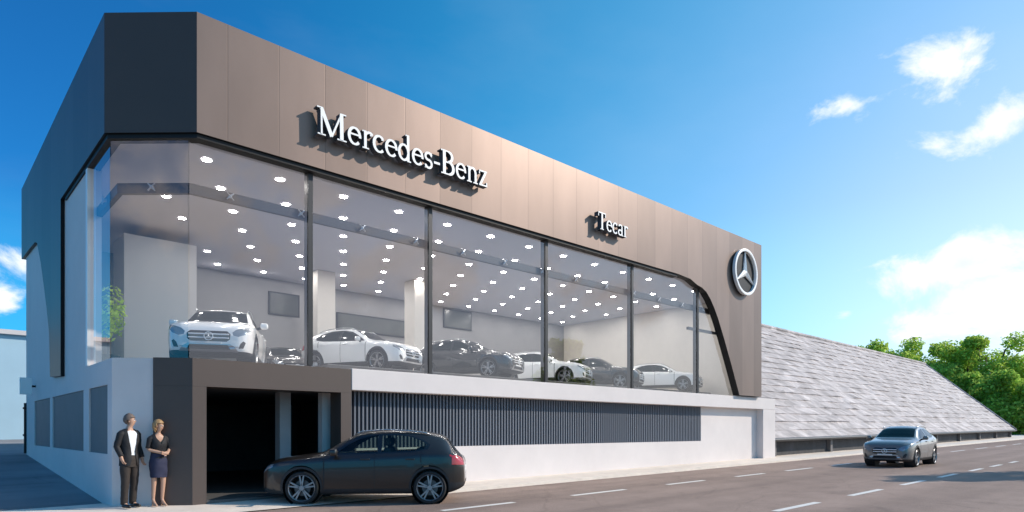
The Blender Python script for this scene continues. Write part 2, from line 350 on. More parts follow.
# ---------------------------------------------------------------- showroom building
def clad_mat(name, col, pitch, axis, off, rough=.42, zjoint=None):
    m = mat(name, col, rough=.44, metal=.45, spec=.3)
    nt = m.node_tree; b = nt.nodes['Principled BSDF']
    tcn = nd(nt, 'ShaderNodeTexCoord'); sp = nd(nt, 'ShaderNodeSeparateXYZ'); nt.links.new(tcn.outputs['Object'], sp.inputs[0])
    def M_(op, a, bb=None):
        n = nd(nt, 'ShaderNodeMath', operation=op)
        for i, v in enumerate((a, bb)):
            if v is None: continue
            if isinstance(v, (int, float)): n.inputs[i].default_value = v
            else: nt.links.new(v, n.inputs[i])
        return n.outputs[0]
    u = M_('DIVIDE', M_('SUBTRACT', sp.outputs[axis], off), pitch)
    fl = M_('FLOOR', u); fr = M_('SUBTRACT', u, fl)
    wn = nd(nt, 'ShaderNodeTexWhiteNoise', noise_dimensions='1D'); nt.links.new(fl, wn.inputs['W'])
    tone = nd(nt, 'ShaderNodeMapRange'); tone.inputs['To Min'].default_value = .90; tone.inputs['To Max'].default_value = 1.10
    nt.links.new(wn.outputs['Value'], tone.inputs['Value'])
    edge = M_('MINIMUM', fr, M_('SUBTRACT', 1.0, fr))
    seam = nd(nt, 'ShaderNodeMapRange'); seam.inputs['From Max'].default_value = .014/pitch; seam.inputs['To Min'].default_value = .65; seam.inputs['To Max'].default_value = 1
    nt.links.new(edge, seam.inputs['Value'])
    ns = nd(nt, 'ShaderNodeTexNoise'); ns.inputs['Scale'].default_value = .9; ns.inputs['Detail'].default_value = 6
    mp = nd(nt, 'ShaderNodeMapping'); mp.inputs['Scale'].default_value = (1.6, 1.6, .5); nt.links.new(tcn.outputs['Object'], mp.inputs[0]); nt.links.new(mp.outputs[0], ns.inputs['Vector'])
    nr = nd(nt, 'ShaderNodeMapRange'); nr.inputs['From Min'].default_value = .3; nr.inputs['From Max'].default_value = .7; nr.inputs['To Min'].default_value = .93; nr.inputs['To Max'].default_value = 1.07
    nt.links.new(ns.outputs['Fac'], nr.inputs['Value'])
    f = M_('MULTIPLY', M_('MULTIPLY', tone.outputs[0], nr.outputs[0]), seam.outputs[0])
    mx = nd(nt, 'ShaderNodeVectorMath', operation='MULTIPLY'); mx.inputs[0].default_value = col; nt.links.new(f, mx.inputs[1]); nt.links.new(mx.outputs[0], b.inputs['Base Color'])
    bp = nd(nt, 'ShaderNodeBump'); bp.inputs['Distance'].default_value = .01; bp.inputs['Strength'].default_value = .25
    nt.links.new(seam.outputs[0], bp.inputs['Height']); nt.links.new(bp.outputs[0], b.inputs['Normal'])
    return m
PX0 = on_y(279, 150, 13.39).x; PX1 = on_y(501, 210, 13.39).x; PITCH = (PX1-PX0)/6
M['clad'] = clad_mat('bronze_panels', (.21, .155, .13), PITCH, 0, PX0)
M['clad_side'] = clad_mat('bronze_panels_shaded', (.14, .092, .072), 1.62, 1, 14.65)  # darker copy of the bronze: the left side's shade is in the colour
M['clad_plain'] = mat('shade_darkened_corner_panel', (.060, .045, .038), .5, 0, var=.06, vscale=.8)  # corner cladding painted near-black to hold the shade on the chamfer
M['portal'] = mat('portal_bronze', (.085, .062, .052), .55, 0, var=.07, vscale=1.0)
M['dark'] = mat('dark_frame', (.010, .010, .011), .5, spec=.3)
M['white'] = mat('white_render', (.70, .645, .625), .75, var=.035, vscale=1.2, var2=.05, v2scale=.25, bump=.08, bscale=120)
M['mull'] = mat('mullion_grey', (.03, .031, .034), .45, .3)
M['steel'] = mat('brushed_steel', (.55, .56, .58), .3, .9)
M['louvre'] = mat('louvre_grey', (.135, .155, .19), .6, 0)
M['louvre_back'] = mat('louvre_backing', (.075, .09, .12), .7)
M['screen'] = mat('side_screen', (.12, .135, .15), .6, .1, var=.08, vscale=2)
M['glass'] = glass_mat('showroom_glass', (.93, .93, .93), 1.0, 1.52, base=.055, rtint=(.96, .83, .82))
M['ceil'] = mat('white_ceiling', (.52, .52, .57), .8)
M['inwall'] = mat('cream_wall', (.70, .66, .61), .8, var=.03)
M['ingrey'] = mat('grey_wall', (.27, .265, .27), .8, var=.04)
M['midgrey'] = mat('mid_grey_wall', (.5, .49, .49), .8)
M['floor'] = mat('polished_floor', (.50, .48, .46), .2)
M['podium'] = mat('dark_podium', (.05, .045, .042), .35)
M['lamp'] = mat('downlight_glow', (.9, .9, .9), .5, emit=(1.0, .97, .93), estr=150)
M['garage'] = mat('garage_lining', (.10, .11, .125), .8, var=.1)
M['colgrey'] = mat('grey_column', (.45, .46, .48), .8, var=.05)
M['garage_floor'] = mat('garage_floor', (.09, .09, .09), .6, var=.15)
M['picture'] = mat('dark_print', (.06, .065, .06), .25, var=.3, vscale=2)
M['letter'] = mat('white_letter', (.90, .90, .89), .4)
M['chrome'] = mat('satin_chrome', (.88, .88, .88), .35, .15)
M['letter_side'] = mat('letter_return', (.08, .085, .1), .5)

bld = thing('car_showroom', 'two-storey car showroom with bronze parapet band and tall corner glazing', 'building', (0,0,0))
ZT, ZB, ZS = 9.63, 7.29, 2.90          # band top, band bottom, sill top
P = [Vector((2.79, 27.3)), Vector((2.79, 14.65)), Vector((4.10, 13.39)), Vector((27.47, 13.39))]
def offset(P, d):
    Q = []
    for i, p in enumerate(P):
        ns = []
        for a, b in ((i-1, i), (i, i+1)):
            if a >= 0 and b < len(P):
                t = (P[b]-P[a]).normalized(); ns.append(Vector((-t.y, t.x)))   # inward = left of travel
        n = sum(ns, Vector((0,0))).normalized(); k = n.dot(ns[0]); Q.append(p + n*(d/k))
    return Q
Q = offset(P, .30)
def band(name, i, poly_sz, m):
    a, b, qa, qb = P[i], P[i+1], Q[i], Q[i+1]; L = (b-a).length
    f0 = lambda s, z: (*(a.lerp(b, s/L)), z); f1 = lambda s, z: (*(qa.lerp(qb, s/L)), z)
    o = MB().prism(poly_sz, f0, f1).build(name, m, bld); o.data.materials.append(M['dark'])
    for pl_ in o.data.polygons:              # returns of the band are trimmed in black
        if abs(pl_.normal.z) > .1 or (i == 2 and pl_.normal.y > -.5 and pl_.center.z < ZB) or (i == 0 and pl_.normal.x > -.5): 
            if pl_.center.z < ZT-.01: pl_.material_index = 1
    return o
# front band with the swept leg at its far end
Lf = P[3].x - P[2].x
def fs(px, py):
    p = on_y(px, py, 13.39); return (p.x - P[2].x, p.z)
curve = [fs(*q) for q in ((697.5, 285), (702, 287.5), (706.5, 292), (710.5, 299), (714, 307), (718, 318), (724, 338), (731, 363), (739.5, 394))]
poly = [(0, ZT), (0, ZB), (curve[0][0]-1.3, ZB), (curve[0][0]-.5, ZB-.05)] + curve[:-1] + [(curve[-1][0], 2.962), (Lf, 2.962), (Lf, ZT)]
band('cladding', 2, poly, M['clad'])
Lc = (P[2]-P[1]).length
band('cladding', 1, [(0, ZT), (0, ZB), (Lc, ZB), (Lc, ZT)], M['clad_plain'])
Ll = P[0].y - P[1].y
def ls(px, py):
    p = on_x(px, py, 2.79); return (P[0].y - p.y, p.z)
leg = [ls(*q) for q in ((60.5, 376), (50, 377), (49, 333), (46.5, 308), (43.5, 284), (40.5, 262), (37, 243), (35, 242))]
sR = leg[0][0]
poly = [(Ll, ZT), (Ll, ZB), (sR+.02, ZB)] + leg + [(ls(30, 248)[0], ls(30, 248)[1]), (0, ZB-.02), (0, ZT)]
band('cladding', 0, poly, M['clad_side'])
# thin dark edging tucked under the straight soffits
def offset3(P, ds):
    L = []
    for i in range(3):
        t = (P[i+1]-P[i]).normalized(); n = Vector((-t.y, t.x)); L.append((P[i]+n*ds[i], t))
    out = [L[0][0]]
    for i in range(2):
        (p, t), (q, u) = L[i], L[i+1]; den = t.x*u.y-t.y*u.x; k = ((q-p).x*u.y-(q-p).y*u.x)/den; out.append(p+t*k)
    out.append(L[2][0]+L[2][1]*(P[3]-P[2]).length); return out
G = offset3(P, (.11, .11, .23)); G[3] = Vector((29.3, G[3].y))
E0 = offset(P, .055)
def run(name, A, B, i, z0, z1, m, t0=0, t1=1, parent=bld):
    a, b, c, d = A[i], A[i+1], B[i], B[i+1]
    f = lambda t, z, u, v: (*u.lerp(v, t), z)
    mb = MB(); mb.prism([(t0, z0), (t1, z0), (t1, z1), (t0, z1)], lambda t, z: f(t, z, a, b), lambda t, z: f(t, z, c, d))
    return mb.build(name, m, parent)
s_end = (poly and (curve[0][0]-1.3)/Lf)
run('soffit_edging', E0, Q, 2, ZB-.085, ZB-.003, M['dark'], 0, s_end); run('soffit_edging', E0, Q, 1, ZB-.085, ZB-.003, M['dark'])
run('soffit_edging', E0, Q, 0, ZB-.085, ZB-.003, M['dark'], (sR+.3)/Ll, 1)
# body behind: left wall, rear wall, end wall, roof deck
def boxp(name, a, b, m, parent=bld, bevel=0): return MB().box(a, b).build(name, m, parent, bevel=bevel)
gy = G[2].y; gxl = G[1].x                               # glass planes
y_glass_end = on_x(90, 200, gxl).y                      # white wall gives way to glass here
boxp('wall', (gxl-.02, y_glass_end, ZS-.01), (gxl+.22, 26.945, 7.40), M['white'])
boxp('wall', (gxl+.22, 26.95, -.3), (29.3, 27.2, 9.4), M['white'])
boxp('wall', (29.05, 14.4, -.3), (29.3, 26.95, 2.85), M['white'])
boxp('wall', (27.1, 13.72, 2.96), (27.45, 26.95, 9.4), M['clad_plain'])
mb = MB(); pl = [tuple(G[1]+Vector((.24, .14))), tuple(G[2]+Vector((.14, .18))), (27.1, gy+.16), (27.1, 26.95), (gxl+.22, 26.95)]
mb.prism(pl, lambda x, y: (x, y, 7.33), lambda x, y: (x, y, 7.62)); mb.build('ceiling', M['ceil'], bld)
mb = MB(); pl2 = [tuple(Q[1]), tuple(Q[2]), (27.1, Q[2].y), (27.1, 26.95), (Q[0].x, 26.95)]
mb.prism(pl2, lambda x, y: (x, y, 9.3), lambda x, y: (x, y, 9.45)); mb.build('roof', M['ingrey'], bld)
Gf = offset(P, .85)
pf_ = [tuple(Gf[1]), tuple(Gf[2]), (27.1, gy+.16), (27.1, 26.9), (gxl+.24, 26.9)]
mb = MB(); mb.prism(pf_, lambda x, y: (x, y, 2.55), lambda x, y: (x, y, 2.85)); mb.build('floor', M['floor'], bld)
boxp('back_wall', (gxl+.24, 24.6, 2.86), (27.08, 24.8, 7.32), M['ingrey'])
boxp('end_wall', (26.85, 14.2, 2.86), (27.08, 24.58, 7.32), M['inwall'])
boxp('partition', (4.4, 20.6, 2.86), (6.3, 21.9, 7.0), M['midgrey'])
boxp('partition', (7.2, 23.6, 2.86), (10.6, 24.4, 7.0), M['ingrey'])
for px, F in ((322, 24.0), (417, 25.5)):
    p = at_depth(px, 300, F); boxp('pillar', (p.x-.35, p.y-.35, 2.86), (p.x+.35, p.y+.35, 7.32), M['inwall'])
boxp('display_podium', (7.9, 15.5, 2.86), (26.84, 24.58, 3.20), M['podium']); boxp('podium_top', (8.0, 15.62, 3.201), (26.83, 24.57, 3.22), M['floor'])
# lower storey
cf, cw = 13.55, 13.85                                    # cap front plane, wall plane
Pl = Vector((on_y(192.5, 500, cf).x, cf)); left_c = Vector((gxl-.02, on_x(112, 480, gxl-.02).y))
cd = (Pl - left_c).normalized(); mid = left_c + (Pl-left_c)*.515
inn = Vector((-cd.y, cd.x)); inn = inn if inn.dot(Vector((1, 1))) > 0 else -inn
zl = .0
def slab(name, pts, z0, z1, m):
    mb = MB(); mb.prism([tuple(p) for p in pts], lambda x, y: (x, y, z0), lambda x, y: (x, y, z1)); return mb.build(name, m, bld)
# left wall, with its three screened openings
ye = [on_x(px, 420, gxl-.02).y for px in (107.5, 89, 83.5, 52.5, 50, 34.5)]
zlo, zhi = 1.02, 2.40
xs0, xs1 = gxl-.02, gxl+.22
# the lower left wall is built round the openings as one mesh
mb = MB(); cuts = [left_c.y] + ye + [26.945]
mb.box((xs0, left_c.y, -.35), (xs1, 26.945, zlo)); mb.box((xs0, left_c.y, zhi), (xs1, y_glass_end-.002, ZS)); mb.box((xs0, y_glass_end-.002, zhi), (xs1, 26.945, ZS-.011))
for k in (0, 2, 4, 6): mb.box((xs0, cuts[k], zlo), (xs1, cuts[k+1], zhi))
mb.build('wall', M['white'], bld)
for k in (1, 3, 5):
    mb = MB(); y0, y1 = cuts[k]+.004, cuts[k+1]-.004; n = 14
    mb.box((xs0+.03, y0, zlo), (xs0+.07, y1, zhi))
    mb.build('window_screen', M['screen'], bld)
# chamfer: white half, then the bronze portal wraps the corner
slab('wall', [left_c, mid, mid+inn*.25, left_c+inn*.25+Vector((.02, .1))], -.2, ZS, M['white'])
mq = mid + Vector((-.03, -.03))
pcol = on_y(206.5, 480, cf).x
slab('portal_pier', [mid-inn*.03, Pl, Vector((pcol, cf)), Vector((pcol, cf+.75)), mid+inn*.5], -.2, 2.36, M['portal'])
px_r0, px_r1 = on_y(341, 420, cf).x, on_y(351.5, 420, cf).x
slab('portal_beam', [mid-inn*.03, Pl, Vector((px_r1, cf)), Vector((px_r1, cf+.4)), Vector((pcol+.3, cf+.75)), mid+inn*.5], 2.362, ZS+.012, M['portal'])
boxp('portal_pier', (px_r0, cf, -.2), (px_r1, cw+.2, 2.36), M['portal'])
# front wall, cap, jamb and the louvre strip
x_cap1 = on_y(775, 420, cf).x; x_jamb = on_y(763, 420, cf).x
mb = MB(); mb.box((px_r1+.003, cf-.012, 2.43), (x_cap1, cw+.12, ZS+.03)); mb.build('sill_cap', M['white'], bld, bevel=.012)
mb = MB(); mb.box((x_jamb, cf-.010, .05), (x_cap1-.004, cw+.12, 2.428)); mb.build('end_jamb', M['white'], bld)
x_l1 = on_y(701, 420, cw).x; zc0, zc1 = 1.06, 2.43
mb = MB(); mb.box((px_r1+.004, cw, -.1), (x_jamb-.004, cw+.25, zc0)); mb.box((x_l1, cw+.001, zc0-.001), (x_jamb-.005, cw+.249, zc1)); mb.build('wall', M['white'], bld)
mb = MB(); mb.box((px_r1+.005, cw+.16, zc0), (x_l1-.003, cw+.2, zc1-.004)); mb.build('louvre_backing', M['louvre_back'], bld)
mb = MB(); x = px_r1+.03
mb.box((px_r1+.006, cw+.10, zc0+.002), (x_l1-.004, cw+.13, zc0+.05)); mb.box((px_r1+.006, cw+.10, zc1-.06), (x_l1-.004, cw+.13, zc1-.008))
while x < x_l1-.06:
    mb.box((x, cw+.02, zc0+.003), (x+.045, cw+.125, zc1-.009)); x += .11
mb.build('louvre_screen', M['louvre'], bld)
mb = MB(); mb.box((on_y(722, 440, cw).x, cw-.012, .32), (on_y(757, 440, cw).x, cw-.002, 2.15)); 
mb.bm.free()
# undercroft garage behind the portal
gx0, gx1 = pcol-.02, px_r1+3.0
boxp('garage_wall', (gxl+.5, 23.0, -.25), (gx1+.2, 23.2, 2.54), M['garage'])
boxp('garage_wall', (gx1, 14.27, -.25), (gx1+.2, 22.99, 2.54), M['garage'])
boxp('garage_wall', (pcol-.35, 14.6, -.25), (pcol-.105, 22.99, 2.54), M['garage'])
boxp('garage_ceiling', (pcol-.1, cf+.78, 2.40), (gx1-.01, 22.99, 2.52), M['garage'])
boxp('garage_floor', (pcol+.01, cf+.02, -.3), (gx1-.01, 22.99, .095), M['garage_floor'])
for a, b, F, mm_ in ((275, 291, 15.6, 'colgrey'), (318, 330.5, 15.5, 'white')):
    p0 = at_depth(a, 420, F); p1 = at_depth(b, 420, F); c = (p0+p1)/2; h = (p1-p0).length*.70/2
    boxp('garage_column', (c.x-h, c.y-h, .01), (c.x+h, c.y+h, 2.40), M[mm_])
# glazing: one pane per bay, mullions, transom with point fixings
bays = [G[2].x] + [on_y(px, 300, gy).x for px in (310, 430, 546, 632, 697.5)] + [on_y(742, 300, gy).x]
def pane(name, a, b, z0, z1):
    d = (b-a).normalized(); n = Vector((-d.y, d.x))*.012
    f = lambda t, z: (*(a.lerp(b, t)), z); g = lambda t, z: (*(a.lerp(b, t)+n), z)
    mb = MB(); mb.face([f(0, z0), f(1, z0), f(1, z1), f(0, z1)]); return mb.build(name, M['glass'], bld)
for a, b in zip(bays, bays[1:]): pane('window_pane', Vector((a+.01, gy)), Vector((b-.01, gy)), ZS-.03, 7.32)
pane('window_pane', G[1]+cd*.01, G[2]-cd*.01, ZS-.03, 7.32)
pane('window_pane', Vector((gxl, y_glass_end)), Vector((gxl, G[1].y+.01)), ZS-.03, 7.32)
for x in bays[1:6]:
    boxp('mullion', (x-.055, gy-.03, ZS+.032), (x+.055, gy+.17, 7.325), M['mull'])
boxp('glass_fin', (gxl-.06, y_glass_end-.05, ZS), (gxl+.1, y_glass_end+.12, 7.2), M['letter'])
zt_ = on_y(430, 246, gy+.2).z
Gi = offset3(P, (.24, .24, .36)); Gi2 = offset3(P, (.34, .34, .46)); Gi[3] = Vector((27.0, Gi[3].y)); Gi2[3] = Vector((27.0, Gi2[3].y)); 
Gi[0] = Vector((Gi[0].x, y_glass_end)); Gi2[0] = Vector((Gi2[0].x, y_glass_end))
for i in (0, 1, 2):
    tb = run('transom', Gi, Gi2, i, zt_-.1, zt_+.1, M['mull'])
    L = (Gi[i+1]-Gi[i]).length; n = max(1, round(L/1.5)) if i else 1
    for k in range(n):
        c = Gi[i].lerp(Gi[i+1], (k+.5)/n)
        nrm = Vector((Gi[i+1]-Gi[i])).normalized(); out = Vector((nrm.y, -nrm.x))
        mb = MB(); c0 = c + out*.0; c1 = c + out*.07
        mb.cyl((c0.x, c0.y, zt_), (c1.x, c1.y, zt_), .035, n=10)
        for dx, dz in ((1, 1), (1, -1), (-1, 1), (-1, -1)):
            e = c1 + nrm*.07*dx
            mb.cyl((c1.x, c1.y, zt_), (e.x, e.y, zt_+.07*dz), .014, n=6)
        mb.build('spider_fitting', M['steel'], tb)
# short horizontal rail in the last bay
mb = MB(); a = bays[5]; z = on_y(690, 328, gy).z; mb.box((a-.6, gy+.02, z-.05), (bays[6]-.3, gy+.12, z+.05)); mb.build('transom', M['mull'], bld)
# ceiling downlights in a staggered grid
prot = None; n_d = 0
def downlight(x, y):
    global prot, n_d
    n_d += 1
    if prot is None:
        mb = MB(); mb.lathe([(.0, 7.312), (.088, 7.312), (.088, 7.326)], (0, 0, 0), 14, 'z'); prot = mb.build('downlight', M['lamp'], bld)
        mb = MB(); mb.lathe([(.089, 7.314), (.112, 7.308), (.116, 7.328)], (0, 0, 0), 16, 'z'); r = mb.build('trim_ring', M['letter'], prot)
        o = prot
    else: o = copy_tree(prot, bld)
    o.location = (x, y, 0)
for j in range(7):
    for i in range(14):
        x = 4.7 + 1.62*i + (.8 if j % 2 else 0); y = 14.7 + 1.5*j
        if x < 26.4 and not (3.2 < x < 6.6 and y > 20) and y < 24.3: downlight(x, y)
# ---------------------------------------------------------------- raised lettering
def arc(cx, cy, rx, ry, a0, a1, w, n=18):
    """stroke along an ellipse, thick at its sides and thin at top and bottom"""
    out = []
    for k in range(n+1):
        t = R_(a0 + (a1-a0)*k/n); ww = w[0] + (w[1]-w[0])*abs(math.cos(t))
        out.append((cx+rx*math.cos(t), cy+ry*math.sin(t), ww))
    return ('s', out)
def ln(x0, y0, x1, y1, w): return ('s', [(x0, y0, w), (x1, y1, w)])
def bar(x0, y0, x1, y1): return ('r', x0, y0, x1, y1)
TH, TN = .115, .05
GLY = {
 'M': (.98, [ln(.15,.02,.15,.68,.055), ln(.79,.02,.79,.68,TH), ln(.15,.67,.47,.03,TH), ln(.47,.03,.79,.67,.055), bar(.03,0,.28,.035), bar(.65,0,.95,.035), bar(.02,.665,.2,.70), bar(.76,.665,.95,.70)]),
 'e': (.47, [arc(.235,.235,.185,.21,25,318,(TN,.095)), bar(.07,.255,.43,.30), arc(.235,.235,.185,.21,-5,40,(TN,.085))]),
 'r': (.38, [ln(.13,.0,.13,.47,.09), bar(.03,0,.25,.035), bar(.03,.435,.13,.47), arc(.28,.28,.15,.17,150,45,(.06,.07)), bar(.30,.37,.375,.45)]),
 'c': (.44, [arc(.235,.235,.185,.21,50,315,(TN,.095)), bar(.31,.35,.39,.42)]),
 'd': (.53, [arc(.225,.235,.175,.21,0,360,(TN,.09)), ln(.395,.0,.395,.74,.09), bar(.30,.705,.40,.74), bar(.39,0,.50,.035)]),
 's': (.38, [arc(.19,.345,.125,.10,20,270,(.06,.08)), arc(.19,.135,.125,.11,90,-160,(.06,.08)), bar(.285,.35,.325,.46), bar(.045,.01,.085,.12)]),
 '-': (.30, [bar(.03,.20,.27,.265)]),
 'B': (.64, [ln(.16,.0,.16,.70,TH), bar(.03,0,.34,.04), bar(.03,.66,.34,.70), arc(.33,.53,.17,.145,90,-90,(TN,.10)), arc(.35,.20,.20,.175,90,-90,(TN,.11)), bar(.16,.345,.36,.39)]),
 'n': (.54, [ln(.13,.0,.13,.47,.09), bar(.03,0,.24,.035), bar(.03,.435,.13,.47), arc(.275,.28,.145,.165,165,0,(.06,.09)), ln(.42,.0,.42,.29,.09), bar(.32,0,.52,.035)]),
 'z': (.44, [bar(.04,.425,.40,.47), bar(.04,0,.41,.045), ln(.09,.03,.35,.445,.085), bar(.04,.35,.08,.43), bar(.37,.04,.41,.13)]),
 'T': (.66, [ln(.33,.0,.33,.68,TH), bar(.04,.655,.62,.70), bar(.2,0,.46,.035), bar(.04,.53,.085,.66), bar(.575,.53,.62,.66)]),
 'a': (.46, [arc(.21,.345,.14,.1,160,0,(TN,.08)), ln(.345,.0,.345,.36,.09), arc(.205,.13,.14,.105,0,360,(TN,.085)), bar(.34,0,.45,.035)]),
}
def letter(name, ch, x0, zb, cap, sx, yb, yf, parent):
    mb = MB(); adv, strokes = GLY[ch]; k = cap/.70
    for j, st in enumerate(strokes):
        d0, d1 = yb + .0015*j, yf + .0021*j
        if st[0] == 'r':
            _, a, b, c, d = st; poly = [(a, b), (c, b), (c, d), (a, d)]
            mb.prism(poly, lambda x, z: (x0+x*k*sx, d0, zb+z*k), lambda x, z: (x0+x*k*sx, d1, zb+z*k))
        else:
            pts = st[1]; L, Rr = [], []
            for i, (x, y, w_) in enumerate(pts):
                a = pts[max(i-1, 0)]; b = pts[min(i+1, len(pts)-1)]
                t = Vector((b[0]-a[0], b[1]-a[1])).normalized(); n = Vector((-t.y, t.x))*w_/2
                L.append((x+n.x, y+n.y)); Rr.append((x-n.x, y-n.y))
            V = [[mb.bm.verts.new((x0+p[0]*k*sx, yy, zb+p[1]*k)) for p in S] for S in (L, Rr) for yy in (d0, d1)]
            Lb, Lf_, Rb, Rf = V
            for i in range(len(pts)-1):
                mb.bm.faces.new((Lf_[i], Lf_[i+1], Rf[i+1], Rf[i])); mb.bm.faces.new((Lb[i], Rb[i], Rb[i+1], Lb[i+1]))
                mb.bm.faces.new((Lb[i], Lb[i+1], Lf_[i+1], Lf_[i])); mb.bm.faces.new((Rb[i], Rf[i], Rf[i+1], Rb[i+1]))
            for e in (0, -1): mb.bm.faces.new((Lb[e], Lf_[e], Rf[e], Rb[e]))
    o = mb.build(name, M['letter'], parent); o.data.materials.append(M['letter_side'])
    for p in o.data.polygons:
        if p.normal.y > -.5: p.material_index = 1
    return adv*k*sx
def sign(name, text, px0, px1, zb, cap, label):
    y_wall = 13.39; yb, yf = y_wall-.08, y_wall-.25
    a = on_y(px0, 200, yf).x; b = on_y(px1, 200, yf).x
    tot = sum(GLY[c][0] for c in text)*cap/.70; sx = (b-a)/tot
    root = thing(name, label, 'sign', (a, y_wall, zb)); x = 0.0
    for c in text:
        w_ = letter('letter', c, x, 0, cap, sx, yb-y_wall, yf-y_wall, root); 
        x += w_
    return root
sg = sign('raised_letter_sign', 'Mercedes-Benz', 317, 488, 7.93, .61, 'long white serif lettering standing off the bronze parapet above the glass')
sg.rotation_euler = (0, -R_(.75), 0)
sign('raised_letter_sign', 'Tecar', 598, 628, on_y(612, 233, 13.2).z - .02, .545, 'short five-letter white sign on the bronze band, alone beyond the long lettering')
# round star emblem
def star(parent, R, t, y0, ringw, names=('emblem_ring', 'emblem_star'), m=None):
    m = m or M['chrome']
    mb = MB(); mb.lathe([(R-ringw, y0), (R-ringw, y0-t), (R-ringw*.5, y0-t*1.08), (R, y0-t), (R, y0), (R-ringw, y0)], (0,0,0), 48, 'y'); mb.build(names[0], m, parent, smooth=False)
    mb = MB(); c = mb.bm.verts.new((0, y0-t*1.2, 0)); cb = mb.bm.verts.new((0, y0-t*.1, 0)); ring, ringb = [], []
    for k in range(6):
        r = (R-ringw*.5) if k % 2 == 0 else R*.155
        a = math.pi/2 + k*math.pi/3
        ring.append(mb.bm.verts.new((r*math.cos(a), y0-t*.55, r*math.sin(a)))); ringb.append(mb.bm.verts.new((r*math.cos(a), y0-t*.1, r*math.sin(a))))
    for k in range(6):
        mb.bm.faces.new((c, ring[k], ring[(k+1)%6])); mb.bm.faces.new((cb, ringb[(k+1)%6], ringb[k])); mb.bm.faces.new((ring[k], ringb[k], ringb[(k+1)%6], ring[(k+1)%6]))
    mb.build(names[1], m, parent)
e = on_y(746.5, 272, 13.2)
em = thing('star_emblem', 'big silver three-pointed star in a ring near the band end', 'emblem', (e.x, 13.39, e.z))
star(em, .97, .12, -.08, .105, m=M['letter'])
mb = MB(); mb.lathe([(.0, -.005), (.16, -.005), (.16, -.1), (.0, -.1)], (0,0,0), 16, 'y'); mb.build('mounting_boss', M['dark'], em)
mb = MB(); mb.cyl((0, -.082, 0), (0, -.05, 0), .90, n=48); mb.build('backing_disc', M['dark'], em)
# ---------------------------------------------------------------- cars
def paint(name, col, rough=.25, metal=0.0, coat=1.0):
    m = mat(name, col, rough, metal, spec=.5, coat=coat); return m
K = {
 'dark': paint('dark_brown_paint', (.022, .018, .016), .28, .1, .7), 'white': paint('white_paint', (.82, .82, .82), .3),
 'black': paint('black_paint', (.012, .012, .013), .25), 'silver': paint('silver_paint', (.17, .165, .155), .3, .25)}
M['plastic'] = mat('black_plastic', (.022, .022, .024), .6)
M['gloss_black'] = mat('gloss_black', (.010, .010, .011), .12, coat=.6)
M['tyre'] = mat('tyre_rubber', (.018, .018, .019), .8, bump=.2, bscale=60)
M['alloy'] = mat('alloy', (.48, .49, .51), .28, .9)
M['alloy_dark'] = mat('dark_alloy', (.36, .36, .37), .35, .8)
M['carglass'] = glass_mat('tinted_car_glass', (.55, .63, .58), .8, 1.5, base=.0)
M['darkglass'] = mat('dark_car_glass', (.006, .010, .008), .06, spec=.22)
M['lens'] = mat('headlamp_lens', (.30, .33, .36), .08, .35, coat=1)
M['redlens'] = mat('tail_lens', (.45, .012, .02), .12, coat=1)
M['seat'] = mat('seat_cloth', (.05, .05, .052), .8)
M['plate'] = mat('blank_plate', (.75, .76, .76), .4)
M['disc'] = mat('brake_disc', (.12, .12, .125), .4, .8)
L_ = 4.42
tab = lambda d: pchip(list(d.keys()), list(d.values()))
zt = tab({0:.66,.03:.74,.07:.80,.15:.86,.35:.935,.8:1.005,1.22:1.06,1.6:1.245,1.98:1.425,2.35:1.49,2.9:1.50,3.3:1.475,3.70:1.41,3.86:1.36,4.12:1.10,4.26:.99,4.37:.90,4.40:.82,4.42:.72})
zr = tab({0:.645,.03:.725,.07:.785,.15:.845,.35:.915,.8:.98,1.22:1.03,1.6:1.20,1.98:1.365,2.35:1.425,2.9:1.435,3.3:1.415,3.70:1.35,3.86:1.30,4.12:1.06,4.26:.965,4.37:.885,4.40:.81,4.42:.71})
wr = tab({0:.42,.03:.5,.07:.55,.15:.59,.35:.62,.8:.66,1.22:.70,1.6:.655,1.98:.60,2.35:.585,2.9:.58,3.3:.565,3.70:.54,3.86:.535,4.12:.60,4.26:.60,4.37:.57,4.40:.54,4.42:.48})
zbelt = tab({0:.62,.03:.69,.07:.74,.15:.80,.35:.86,.8:.915,1.22:.95,2.0:.98,3.0:1.02,3.5:1.05,3.86:1.045,4.12:1.0,4.26:.92,4.37:.85,4.40:.785,4.42:.69})
ww = tab({0:.60,.03:.69,.07:.745,.15:.80,.35:.865,.7:.895,1.2:.90,2.2:.905,3.2:.905,3.8:.89,4.1:.845,4.28:.78,4.37:.72,4.40:.67,4.42:.60})
zb_ = tab({0:.34,.03:.28,.07:.245,.2:.215,.5:.20,3.9:.22,4.2:.28,4.35:.34,4.40:.38,4.42:.43})
